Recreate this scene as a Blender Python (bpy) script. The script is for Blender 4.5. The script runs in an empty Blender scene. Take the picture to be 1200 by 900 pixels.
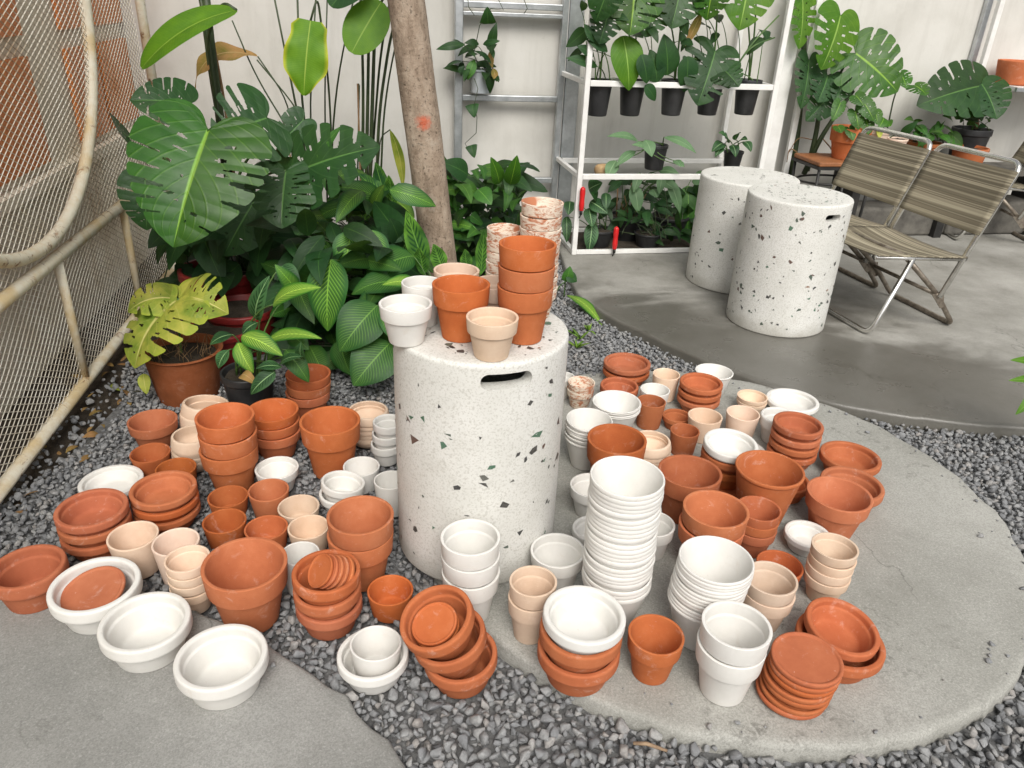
import bpy, bmesh, math, random
import numpy as np
from mathutils import Vector, Matrix
random.seed(7)
R = math.radians
SC = bpy.context.scene
COL = SC.collection

# ------------------------------------------------------------------ camera
CAM_H, PITCH, ROLL, FPX = 1.25, R(27), R(2.6), 900.0
C0 = Vector((0, 0, CAM_H))
FW = Vector((0, math.cos(PITCH), -math.sin(PITCH)))
_r0 = Vector((1, 0, 0)); _u0 = Vector((0, math.sin(PITCH), math.cos(PITCH)))
RT = _r0 * math.cos(ROLL) + _u0 * math.sin(ROLL)
UP = _u0 * math.cos(ROLL) - _r0 * math.sin(ROLL)
cam = bpy.data.cameras.new('camera'); camo = bpy.data.objects.new('camera', cam)
COL.objects.link(camo); SC.camera = camo
m = Matrix.Identity(4)
for i in range(3):
    m[i][0] = RT[i]; m[i][1] = UP[i]; m[i][2] = -FW[i]; m[i][3] = C0[i]
camo.matrix_world = m
cam.sensor_width = 36; cam.lens = 27; cam.clip_end = 200; cam.clip_start = 0.02

def ray(x, y): return FW + RT * ((x - 600) / FPX) - UP * ((y - 450) / FPX)
def gnd(x, y, z=0.0):
    d = ray(x, y); return C0 + d * ((z - CAM_H) / d.z)
def at(x, y, Y):
    d = ray(x, y); return C0 + d * (Y / d.y)
def onplane(x, y, p0, n):
    d = ray(x, y); return C0 + d * ((p0 - C0).dot(n) / d.dot(n))
def proj(p):
    d = p - C0; z = d.dot(FW); return 600 + FPX * d.dot(RT) / z, 450 - FPX * d.dot(UP) / z, z

# ------------------------------------------------------------------ helpers
def tag(o, label=None, cat=None, group=None, kind=None):
    if label: o['label'] = label
    if cat: o['category'] = cat
    if group: o['group'] = group
    if kind: o['kind'] = kind
    return o
def empty(name, loc, rz=0, label=None, cat=None, group=None):
    o = bpy.data.objects.new(name, None); COL.objects.link(o)
    o.location = loc; o.rotation_euler.z = rz; o.empty_display_size = .05
    bpy.context.view_layer.update()
    return tag(o, label, cat, group)

class MB:
    def __init__(s): s.v = []; s.f = []; s.uv = []; s.mi = []
    def add(s, vs, fs, mi=0, uv=None):
        b = len(s.v)
        s.v += [tuple(v) for v in vs]
        s.uv += list(uv) if uv is not None else [(0, 0)] * len(vs)
        s.f += [tuple(i + b for i in f) for f in fs]
        s.mi += [mi] * len(fs)
    def box(s, lo, hi, mi=0, M=None):
        x0, y0, z0 = lo; x1, y1, z1 = hi
        vs = [Vector(p) for p in ((x0,y0,z0),(x1,y0,z0),(x1,y1,z0),(x0,y1,z0),(x0,y0,z1),(x1,y0,z1),(x1,y1,z1),(x0,y1,z1))]
        if M is not None: vs = [M @ v for v in vs]
        s.add(vs, [(0,3,2,1),(4,5,6,7),(0,1,5,4),(1,2,6,5),(2,3,7,6),(3,0,4,7)], mi)
    def tube(s, pts, r, n=10, mi=0, closed=False, caps=True):
        pts = [Vector(p) for p in pts]; N = len(pts)
        rs = r if isinstance(r, (list, tuple)) else [r] * N
        prev = None; vs = []
        for i, p in enumerate(pts):
            if closed: t = pts[(i + 1) % N] - pts[i - 1]
            else: t = pts[min(i + 1, N - 1)] - pts[max(i - 1, 0)]
            if t.length < 1e-9: t = Vector((0, 0, 1))
            t.normalize()
            if prev is None:
                a = Vector((0, 0, 1)) if abs(t.z) < .9 else Vector((1, 0, 0))
                x = t.cross(a).normalized()
            else:
                x = (prev - t * prev.dot(t))
                x = x.normalized() if x.length > 1e-6 else t.orthogonal().normalized()
            prev = x; y = t.cross(x)
            for k in range(n):
                a = 2 * math.pi * k / n
                vs.append(p + x * (rs[i] * math.cos(a)) + y * (rs[i] * math.sin(a)))
        fs = []
        for i in range(N if closed else N - 1):
            for k in range(n):
                a = i * n + k; b = i * n + (k + 1) % n; i2 = (i + 1) % N
                fs.append((a, b, i2 * n + (k + 1) % n, i2 * n + k))
        if caps and not closed:
            fs.append(tuple(range(n))[::-1]); fs.append(tuple((N - 1) * n + k for k in range(n)))
        s.add(vs, fs, mi)
    def lathe(s, prof, n=48, mi=0, c=(0, 0, 0), M=None, wob=0.0, seed=0):
        vs = []; P = len(prof)
        for (r, z) in prof:
            for k in range(n):
                a = 2 * math.pi * k / n
                q = r * (1 + wob * math.sin(2 * a + seed) + wob * .5 * math.sin(3 * a + seed * 2.3 + z * 20))
                v = Vector((q * math.cos(a), q * math.sin(a), z))
                if M is not None: v = M @ v
                vs.append(v + Vector(c))
        fs = []
        for i in range(P - 1):
            for k in range(n):
                fs.append((i * n + k, i * n + (k + 1) % n, (i + 1) * n + (k + 1) % n, (i + 1) * n + k))
        s.add(vs, fs, mi)
    def build(s, name, mats, parent=None, smooth=True, loc=None):
        me = bpy.data.meshes.new(name)
        me.from_pydata(s.v, [], s.f)
        if any(u != (0, 0) for u in s.uv):
            l = me.uv_layers.new(name='UVMap')
            idx = np.empty(len(me.loops), dtype=np.int32); me.loops.foreach_get('vertex_index', idx)
            l.data.foreach_set('uv', np.array(s.uv, dtype=np.float32)[idx].ravel())
        if not isinstance(mats, (list, tuple)): mats = [mats]
        for q in mats: me.materials.append(q)
        if len(mats) > 1: me.polygons.foreach_set('material_index', s.mi)
        me.polygons.foreach_set('use_smooth', [smooth] * len(me.polygons))
        me.update()
        o = bpy.data.objects.new(name, me); COL.objects.link(o)
        if loc is not None: o.location = loc
        if parent is not None:
            o.parent = parent
            o.matrix_parent_inverse = parent.matrix_world.inverted() if loc is None else Matrix.Identity(4)
        return o

def localize(o, p):                # move a mesh's origin to the world point p
    o.data.transform(Matrix.Translation(-Vector(p))); o.location = p; return o

def fillet(pts, r, n=4):
    """round every inner corner of a polyline (2-D or 3-D)"""
    pts = [Vector(p) for p in pts]; out = [pts[0]]
    for i in range(1, len(pts) - 1):
        p, a, b = pts[i], pts[i - 1], pts[i + 1]
        rr = r[i] if isinstance(r, (list, tuple)) else r
        la, lb = (a - p).length, (b - p).length
        d = min(rr, la * .45, lb * .45)
        if d < 1e-7: out.append(p); continue
        p0 = p + (a - p) * (d / la); p1 = p + (b - p) * (d / lb)
        for k in range(n + 1):
            t = k / n
            out.append(p0 * (1 - t) ** 2 + p * (2 * t * (1 - t)) + p1 * t ** 2)
    out.append(pts[-1]); return out
def bez(a, b, c, d, n=12):
    a, b, c, d = map(Vector, (a, b, c, d))
    return [a * (1-t)**3 + b * (3*t*(1-t)**2) + c * (3*t*t*(1-t)) + d * t**3 for t in [i / n for i in range(n + 1)]]

# ------------------------------------------------------------------ materials
def lin(c):
    return tuple(((x / 255) / 12.92 if x / 255 <= .04045 else ((x / 255 + .055) / 1.055) ** 2.4) for x in c) + (1,)
class NT:
    def __init__(s, name):
        s.m = bpy.data.materials.new(name); s.m.use_nodes = True
        s.t = s.m.node_tree; s.n = s.t.nodes; s.l = s.t.links
        s.b = s.n['Principled BSDF']; s.out = s.n['Material Output']
    def new(s, typ, **kw):
        x = s.n.new(typ)
        for k, v in kw.items():
            if k.startswith('_'): setattr(x, k[1:], v)
            else: x.inputs[k].default_value = v
        return x
    def link(s, a, b): s.l.new(a, b)
    def coord(s, kind='Object'): return s.n.new('ShaderNodeTexCoord').outputs[kind]
    def noise(s, vec, scale, detail=4, rough=.6, out='Fac', dist=0):
        x = s.new('ShaderNodeTexNoise', Scale=scale, Detail=detail, Roughness=rough, Distortion=dist)
        if vec is not None: s.link(vec, x.inputs['Vector'])
        return x.outputs[out]
    def ramp(s, fac, stops, interp='LINEAR'):
        x = s.n.new('ShaderNodeValToRGB'); cr = x.color_ramp; cr.interpolation = interp
        while len(cr.elements) < len(stops): cr.elements.new(.5)
        for e, (p, c) in zip(cr.elements, stops):
            e.position = p; e.color = c if isinstance(c, (tuple, list)) else (c, c, c, 1)
        s.link(fac, x.inputs['Fac']); return x.outputs['Color']
    def mix(s, fac, a, b, mode='MIX'):
        x = s.n.new('ShaderNodeMix'); x.data_type = 'RGBA'; x.blend_type = mode
        for sock, v in ((x.inputs[0], fac), (x.inputs[6], a), (x.inputs[7], b)):
            if hasattr(v, 'is_output'): s.link(v, sock)
            else: sock.default_value = v
        return x.outputs[2]
    def math(s, op, a, b=0.0, c=None):
        x = s.n.new('ShaderNodeMath'); x.operation = op
        for i, v in enumerate((a, b) if c is None else (a, b, c)):
            if hasattr(v, 'is_output'): s.link(v, x.inputs[i])
            else: x.inputs[i].default_value = v
        return x.outputs[0]
    def bump(s, h, strength=.2, dist=.002, normal=None):
        x = s.new('ShaderNodeBump', Strength=strength, Distance=dist)
        s.link(h, x.inputs['Height'])
        if normal is not None: s.link(normal, x.inputs['Normal'])
        s.link(x.outputs['Normal'], s.b.inputs['Normal']); return x.outputs['Normal']
    def col(s, c):
        if hasattr(c, 'is_output'): s.link(c, s.b.inputs['Base Color'])
        else: s.b.inputs['Base Color'].default_value = c
    def set(s, **kw):
        for k, v in kw.items():
            i = s.b.inputs[k.replace('_', ' ')]
            if hasattr(v, 'is_output'): s.link(v, i)
            else: i.default_value = v

def objvar(t, c, dh=.015, dv=.12, ds=.1):
    """small per-object shift of hue, strength and value"""
    oi = t.n.new('ShaderNodeObjectInfo'); r = oi.outputs['Random']
    hs = t.n.new('ShaderNodeHueSaturation')
    t.link(t.math('MULTIPLY_ADD', r, dh * 2, .5 - dh), hs.inputs['Hue'])
    r2 = t.math('FRACT', t.math('MULTIPLY', r, 17.31)); t.link(t.math('MULTIPLY_ADD', r2, dv * 2, 1 - dv), hs.inputs['Value'])
    r3 = t.math('FRACT', t.math('MULTIPLY', r, 91.7)); t.link(t.math('MULTIPLY_ADD', r3, ds * 2, 1 - ds), hs.inputs['Saturation'])
    t.link(c, hs.inputs['Color']); return hs.outputs['Color']

def m_clay(name, c1, c2, c3, bloom=(.8, .7, .62, 1), amt=.35, rough=.8, bump=.12, dv=.1):
    t = NT(name); o = t.coord('Object')
    oi = t.n.new('ShaderNodeObjectInfo'); va = t.n.new('ShaderNodeVectorMath'); va.operation = 'ADD'
    t.link(o, va.inputs[0])
    mv = t.n.new('ShaderNodeVectorMath'); mv.operation = 'SCALE'; mv.inputs['Scale'].default_value = 9
    cx = t.n.new('ShaderNodeCombineXYZ'); t.link(oi.outputs['Random'], cx.inputs[0]); t.link(oi.outputs['Random'], cx.inputs[1])
    t.link(cx.outputs[0], mv.inputs[0]); t.link(mv.outputs[0], va.inputs[1]); v = va.outputs[0]
    base = t.ramp(t.noise(v, 16, 5, .65), [(.3, c1), (.52, c2), (.72, c3)])
    base = t.mix(t.ramp(t.noise(v, 170, 3, .7), [(.35, 0), (.75, .22)]), base, c1)
    # throwing marks and mineral bloom
    w = t.n.new('ShaderNodeTexWave'); w.bands_direction = 'Z'; w.inputs['Scale'].default_value = 60; w.inputs['Distortion'].default_value = 1.2; w.inputs['Detail'].default_value = 2
    t.link(v, w.inputs['Vector'])
    base = t.mix(t.math('MULTIPLY', w.outputs['Fac'], .06), base, c3)
    bl = t.ramp(t.noise(v, 26, 6, .72, dist=.6), [(.58, 0), (.75, amt)])
    base = t.mix(bl, base, bloom)
    # pale scuffs, mostly short scratches, and a little soil dust
    sc = t.n.new('ShaderNodeMapping'); sc.inputs['Scale'].default_value = (1, 1, 3.2); t.link(v, sc.inputs[0])
    base = t.mix(t.math('MULTIPLY', t.ramp(t.noise(sc.outputs[0], 75, 5, .8), [(.655, 0), (.70, 1)]), min(.5, amt * 1.6)), base, bloom)
    base = t.mix(t.ramp(t.noise(v, 42, 6, .8), [(.64, 0), (.74, .30)]), base, (.16, .10, .06, 1))
    t.col(objvar(t, base, .003, dv, .05))
    t.set(Roughness=rough); t.b.inputs['Specular IOR Level'].default_value = .25
    h = t.math('ADD', t.math('MULTIPLY', w.outputs['Fac'], .25), t.noise(v, 240, 3, .6))
    t.bump(h, bump, .0012)
    return t.m
M = {}
M['orange'] = m_clay('clay_orange', (.42,.118,.042,1), (.48,.145,.053,1), (.53,.18,.076,1), amt=.24, dv=.07)
M['red'] = m_clay('clay_red', (.36,.098,.037,1), (.415,.12,.046,1), (.46,.148,.062,1), amt=.26, dv=.07)
M['deep'] = m_clay('clay_deep', (.335,.09,.031,1), (.385,.112,.039,1), (.43,.142,.056,1), amt=.22, dv=.07)
M['beige'] = m_clay('clay_beige', (.60,.435,.31,1), (.66,.495,.37,1), (.70,.55,.42,1), bloom=(.76,.66,.56,1), amt=.3)
M['taupe'] = m_clay('clay_taupe', (.53,.39,.29,1), (.58,.44,.335,1), (.63,.49,.385,1), bloom=(.72,.62,.53,1), amt=.3)
M['white'] = m_clay('clay_white', (.635,.62,.585,1), (.68,.665,.63,1), (.705,.69,.66,1), bloom=(.58,.52,.44,1), amt=.40, rough=.6, bump=.06, dv=.03)
M['rosy'] = m_clay('clay_rosy', (.63,.465,.36,1), (.68,.52,.415,1), (.72,.57,.47,1), bloom=(.8,.68,.58,1), amt=.3)
M['old'] = m_clay('clay_old', (.20,.062,.022,1), (.27,.085,.03,1), (.32,.115,.05,1), amt=.12)

t = NT('weathered_whitewash'); o = t.coord('Object')
oi = t.n.new('ShaderNodeObjectInfo'); va = t.n.new('ShaderNodeVectorMath'); va.operation = 'ADD'; t.link(o, va.inputs[0])
cx = t.n.new('ShaderNodeCombineXYZ'); t.link(t.math('MULTIPLY', oi.outputs['Random'], 7.), cx.inputs[2]); t.link(cx.outputs[0], va.inputs[1])
mp = t.n.new('ShaderNodeMapping'); mp.inputs['Scale'].default_value = (1, 1, 2.6); t.link(va.outputs[0], mp.inputs[0])
f = t.math('MAXIMUM', t.ramp(t.noise(mp.outputs[0], 34, 8, .78, dist=1.4), [(.50, 0), (.57, 1)]), t.ramp(t.noise(va.outputs[0], 9, 3, .5), [(.60, 0), (.64, 1)]))
t.col(t.mix(f, (.70,.61,.50,1), (.44,.17,.085,1))); t.set(Roughness=.85); t.bump(t.noise(o, 90, 4), .15, .002)
M['weathered'] = t.m

def m_concrete(name, a, b, c, speck=.5, grit=220, wet=None, stain=None, rough=.85):
    t = NT(name); o = t.coord('Object')
    base = t.ramp(t.noise(o, 2.6, 7, .62), [(.32, a), (.5, b), (.68, c)])
    base = t.mix(t.ramp(t.noise(o, grit, 3, .75), [(.42, speck), (.55, 0)]), base, tuple(x * .55 for x in a[:3]) + (1,))
    base = t.mix(t.ramp(t.noise(o, grit * .7, 2, .6), [(.56, 0), (.72, speck * .7)]), base, tuple(min(1, x * 1.5) for x in c[:3]) + (1,))
    if stain:
        s1 = t.noise(o, 34, 8, .78, dist=.7); s2 = t.noise(o, 2.3, 3, .5)
        k = t.math('MULTIPLY', t.ramp(s1, [(.53, 0), (.62, 1)]), t.ramp(s2, [(.45, .1), (.6, 1)]))
        base = t.mix(t.math('MULTIPLY', k, stain), base, (.07, .066, .055, 1))
    dn = t.n.new('ShaderNodeVectorMath'); dn.operation = 'MULTIPLY_ADD'
    nc = t.new('ShaderNodeTexNoise', Scale=5.0, Detail=5.0); t.link(o, nc.inputs['Vector'])
    t.link(nc.outputs['Color'], dn.inputs[0]); dn.inputs[1].default_value = (.35, .35, 0); t.link(o, dn.inputs[2])
    vc = t.new('ShaderNodeTexVoronoi', Scale=1.5); vc.feature = 'DISTANCE_TO_EDGE'; t.link(dn.outputs[0], vc.inputs['Vector'])
    ck = t.math('MULTIPLY', t.ramp(vc.outputs['Distance'], [(.0015, 1), (.0045, 0)]), t.ramp(t.noise(o, 1.9, 3), [(.50, 0), (.56, 1)]))
    base = t.mix(t.math('MULTIPLY', ck, .55), base, (.05, .048, .04, 1))
    base = t.mix(t.ramp(t.noise(o, 11, 8, .75, dist=1.2), [(.60, 0), (.75, .35)]), base, tuple(x * .5 for x in a[:3]) + (1,))
    ro = t.math('MULTIPLY_ADD', t.noise(o, 9, 4), .2, rough - .1)
    if wet:
        mp = t.n.new('ShaderNodeMapping'); mp.inputs['Scale'].default_value = (1.0, 1.9, 1); mp.inputs['Location'].default_value = wet; t.link(o, mp.inputs[0])
        vd = t.n.new('ShaderNodeVectorMath'); vd.operation = 'DISTANCE'; t.link(o, vd.inputs[0]); vd.inputs[1].default_value = (.62, 1.75, 0)
        wf = t.ramp(t.math('ADD', t.math('MULTIPLY', vd.outputs['Value'], .36), t.math('MULTIPLY', t.noise(mp.outputs[0], 1.6, 7, .6, dist=.6), .62)), [(.83, 1), (.93, 0)])
        base = t.mix(t.math('MULTIPLY', wf, .70), base, (.052, .047, .037, 1))
        ro = t.math('SUBTRACT', ro, t.math('MULTIPLY', wf, .42))
    t.col(base); t.set(Roughness=ro)
    h = t.math('ADD', t.noise(o, grit, 3, .7), t.math('MULTIPLY', t.noise(o, 24, 5), 1.2))
    t.bump(h, .28, .003); return t.m
M['disc'] = m_concrete('concrete_disc', (.265,.262,.235,1), (.34,.336,.307,1), (.41,.405,.375,1), .38, 260, stain=.55)
M['slab'] = m_concrete('concrete_gritty', (.21,.209,.196,1), (.27,.268,.253,1), (.345,.342,.325,1), .4, 300)
M['patio'] = m_concrete('concrete_patio', (.18,.173,.15,1), (.285,.277,.25,1), (.385,.375,.345,1), .2, 300, wet=(3.1, .4, 0), rough=.72)

t = NT('terrazzo_cement'); o = t.coord('Object')
b = t.ramp(t.noise(o, 5, 6, .6), [(.3, (.58,.575,.535,1)), (.55, (.66,.655,.62,1)), (.75, (.70,.695,.67,1))])
b = t.mix(t.ramp(t.noise(o, 210, 2, .7), [(.36, .55), (.5, 0)]), b, (.40,.385,.34,1))
vo = t.new('ShaderNodeTexVoronoi', Scale=62.0); t.link(o, vo.inputs['Vector'])
sp = t.math('MULTIPLY', t.ramp(vo.outputs['Distance'], [(.10, 1), (.16, 0)]), t.ramp(vo.outputs['Color'], [(.83, 0), (.86, 1)]))
b = t.mix(t.math('MULTIPLY', sp, .5), b, (.12,.11,.085,1))
b = t.mix(t.ramp(t.noise(o, 7, 6, .7, dist=.8), [(.60, 0), (.75, .35)]), b, (.34,.31,.25,1))
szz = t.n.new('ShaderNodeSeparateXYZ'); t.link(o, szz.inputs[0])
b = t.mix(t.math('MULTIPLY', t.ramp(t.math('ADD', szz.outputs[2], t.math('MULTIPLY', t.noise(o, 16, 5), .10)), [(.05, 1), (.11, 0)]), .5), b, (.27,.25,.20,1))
vp = t.new('ShaderNodeTexVoronoi', Scale=34.0); t.link(o, vp.inputs['Vector'])
pit = t.math('MULTIPLY', t.ramp(vp.outputs['Distance'], [(.07, 1), (.11, 0)]), t.ramp(vp.outputs['Color'], [(.70, 0), (.74, 1)]))
b = t.mix(t.math('MULTIPLY', pit, .5), b, (.22,.20,.16,1))
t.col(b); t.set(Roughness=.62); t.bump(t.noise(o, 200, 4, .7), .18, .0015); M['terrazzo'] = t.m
t = NT('terrazzo_chip'); g = t.n.new('ShaderNodeNewGeometry')
c = t.ramp(g.outputs['Random Per Island'], [(0, (.045,.043,.036,1)), (.28, (.075,.105,.075,1)), (.45, (.06,.16,.09,1)), (.57, (.12,.06,.04,1)), (.66, (.028,.028,.026,1)), (.84, (.12,.12,.10,1)), (.93, (.26,.12,.05,1))], 'CONSTANT')
t.col(t.mix(.25, c, t.ramp(t.noise(t.coord('Object'), 300, 3), [(.3, .02), (.7, .3)]))); t.set(Roughness=.4); M['chip'] = t.m

t = NT('gravel_stone'); g = t.n.new('ShaderNodeNewGeometry'); o = t.coord('Object'); rnd = g.outputs['Random Per Island']
c = t.ramp(rnd, [(0, (.17,.174,.18,1)), (.3, (.22,.224,.23,1)), (.6, (.27,.273,.275,1)), (.85, (.315,.313,.308,1)), (.95, (.31,.285,.265,1)), (1, (.37,.367,.355,1))])
c = t.mix(t.ramp(t.noise(o, 130, 4, .7), [(.38, .5), (.65, 0)]), c, (.11,.112,.117,1))
c = t.mix(t.ramp(t.noise(o, 310, 3, .7), [(.6, 0), (.75, .5)]), c, (.38,.38,.375,1))
t.col(c); t.set(Roughness=.78); t.bump(t.noise(o, 240, 5, .7), .5, .002); M['stone'] = t.m
t = NT('gravel_bed'); o = t.coord('Object')
t.col(t.ramp(t.noise(o, 90, 4, .7), [(.3, (.07,.07,.071,1)), (.7, (.19,.19,.188,1))])); t.set(Roughness=.95); t.bump(t.noise(o, 70, 4), .6, .01); M['bed'] = t.m
t = NT('soil'); o = t.coord('Object')
c = t.ramp(t.noise(o, 14, 7, .7), [(.3, (.018,.013,.008,1)), (.55, (.045,.033,.021,1)), (.8, (.085,.065,.045,1))])
c = t.mix(t.ramp(t.noise(o, 130, 3, .7), [(.6, 0), (.72, .6)]), c, (.14,.11,.08,1))
t.col(c); t.set(Roughness=.95); t.bump(t.noise(o, 60, 6, .7), .8, .012); M['soil'] = t.m

def m_plaster(name, a, b, c, streak=.35, dirt=(.30,.28,.24,1)):
    t = NT(name); o = t.coord('Object')
    mp = t.n.new('ShaderNodeMapping'); mp.inputs['Scale'].default_value = (5, 5, .55); t.link(o, mp.inputs[0])
    base = t.ramp(t.noise(o, 1.8, 7, .62, dist=.4), [(.3, a), (.5, b), (.7, c)])
    base = t.mix(t.ramp(t.noise(mp.outputs[0], 3, 6, .65), [(.5, 0), (.75, streak)]), base, dirt)
    base = t.mix(t.ramp(t.noise(o, 22, 7, .75), [(.62, 0), (.78, .4)]), base, dirt)
    t.col(base); t.set(Roughness=.9); t.bump(t.noise(o, 60, 6, .6), .15, .004); return t.m
M['wall'] = m_plaster('wall_plaster', (.50,.485,.445,1), (.585,.57,.53,1), (.64,.625,.59,1), .22)
M['house'] = m_plaster('house_plaster', (.54,.47,.37,1), (.64,.57,.46,1), (.72,.65,.55,1), .40, (.28,.20,.13,1))
t = NT('timber_orange'); o = t.coord('Object'); mp = t.n.new('ShaderNodeMapping'); mp.inputs['Scale'].default_value = (30, 30, 1.6); t.link(o, mp.inputs[0])
t.col(t.ramp(t.noise(mp.outputs[0], 3, 5, .6), [(.3, (.46,.13,.03,1)), (.6, (.62,.20,.045,1)), (.8, (.68,.27,.08,1))])); t.set(Roughness=.5); M['timber'] = t.m
t = NT('rusty_paint'); o = t.coord('Object')
yel = t.ramp(t.noise(o, 4.5, 5, .7), [(.48, 0), (.62, .8)])
rf = t.ramp(t.noise(o, 13, 8, .8, dist=.6), [(.565, 0), (.64, 1)])
c = t.mix(t.ramp(t.noise(o, 40, 4), [(.4, 0), (.7, .45)]), t.mix(yel, (.74,.69,.56,1), (.62,.46,.22,1)), (.58,.45,.26,1))
c = t.mix(rf, c, t.ramp(t.noise(o, 60, 4), [(.35, (.10,.035,.012,1)), (.65, (.34,.15,.045,1))]))
t.col(c); t.set(Roughness=.6); t.bump(t.noise(o, 90, 4), .3, .002); M['rustpaint'] = t.m
t = NT('mesh_wire'); o = t.coord('Object')
t.col(t.ramp(t.noise(o, 3.2, 5, .7), [(.30, (.30,.20,.11,1)), (.42, (.58,.52,.41,1)), (.58, (.74,.71,.62,1))])); t.set(Roughness=.6); M['wire'] = t.m
def m_metal(name, a, b, rough=.4, metallic=1.0, sc=12):
    t = NT(name); o = t.coord('Object')
    t.col(t.ramp(t.noise(o, sc, 5, .65), [(.35, a), (.65, b)])); t.set(Roughness=rough, Metallic=metallic)
    t.bump(t.noise(o, 80, 3), .06, .001); return t.m
M['galv'] = m_metal('galvanised_steel', (.40,.42,.43,1), (.60,.62,.63,1), .42, .85)
M['chrome'] = m_metal('worn_chrome', (.66,.65,.62,1), (.84,.83,.80,1), .27, 1.0, 30)
M['dullsteel'] = m_metal('dull_brown_steel', (.16,.13,.10,1), (.33,.29,.24,1), .45, .7, 30)
M['black_iron'] = m_metal('black_iron', (.012,.012,.012,1), (.035,.033,.03,1), .5, .2)
def m_plain(name, a, b, rough=.5, sc=14, bump=.1, rnd=0):
    t = NT(name); o = t.coord('Object')
    c = t.ramp(t.noise(o, sc, 5, .65), [(.3, a), (.7, b)])
    if rnd: c = objvar(t, c, .01, rnd, .1)
    t.col(c); t.set(Roughness=rough); t.bump(t.noise(o, 120, 3), bump, .001); return t.m
M['whitepaint'] = m_plain('white_painted_steel', (.66,.65,.62,1), (.78,.775,.75,1), .45)
M['blackplastic'] = m_plain('black_plastic', (.012,.012,.013,1), (.03,.03,.031,1), .45, rnd=.2)
M['redplastic'] = m_plain('dark_red_plastic', (.15,.012,.012,1), (.24,.02,.018,1), .42)
M['brightred'] = m_plain('bright_red_plastic', (.50,.012,.014,1), (.62,.02,.02,1), .3)
M['ledge'] = m_plain('dark_stone', (.05,.046,.04,1), (.15,.14,.12,1), .9, 9, .5)
M['wood'] = m_plain('stained_wood', (.22,.085,.03,1), (.33,.13,.05,1), .55, 30)
M['greyplastic'] = m_plain('pale_blue_plastic', (.52,.56,.60,1), (.62,.66,.70,1), .45)
M['husk'] = m_plain('tan_husk', (.30,.19,.09,1), (.48,.34,.18,1), .8, 30, .4)
M['twig'] = m_plain('dry_twig', (.16,.10,.06,1), (.34,.24,.15,1), .85, 60, .4)

# bark with a sprayed orange mark (a real mark on the trunk)
t = NT('bark'); o = t.coord('Object'); mp = t.n.new('ShaderNodeMapping'); mp.inputs['Scale'].default_value = (1, 1, .45); t.link(o, mp.inputs[0])
c = t.ramp(t.noise(mp.outputs[0], 26, 7, .7), [(.3, (.16,.115,.08,1)), (.5, (.29,.22,.16,1)), (.7, (.40,.325,.25,1))])
c = t.mix(t.ramp(t.noise(o, 110, 3, .6), [(.60, 0), (.72, .55)]), c, (.40,.33,.26,1))
c = t.mix(t.ramp(t.noise(o, 85, 3, .6), [(.32, .75), (.42, 0)]), c, (.06,.042,.028,1))
mp2 = t.n.new('ShaderNodeMapping'); mp2.inputs['Scale'].default_value = (1, 1, .22); t.link(o, mp2.inputs[0])
c = t.mix(t.ramp(t.noise(mp2.outputs[0], 55, 6, .75, dist=.6), [(.60, 0), (.68, .6)]), c, (.10,.072,.05,1))
c = t.mix(t.ramp(t.noise(o, 9, 5, .7), [(.58, 0), (.70, .45)]), c, (.44,.40,.33,1))
SPRAY = None
M['bark'] = t.m; _bark = (t, o, c)

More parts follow.
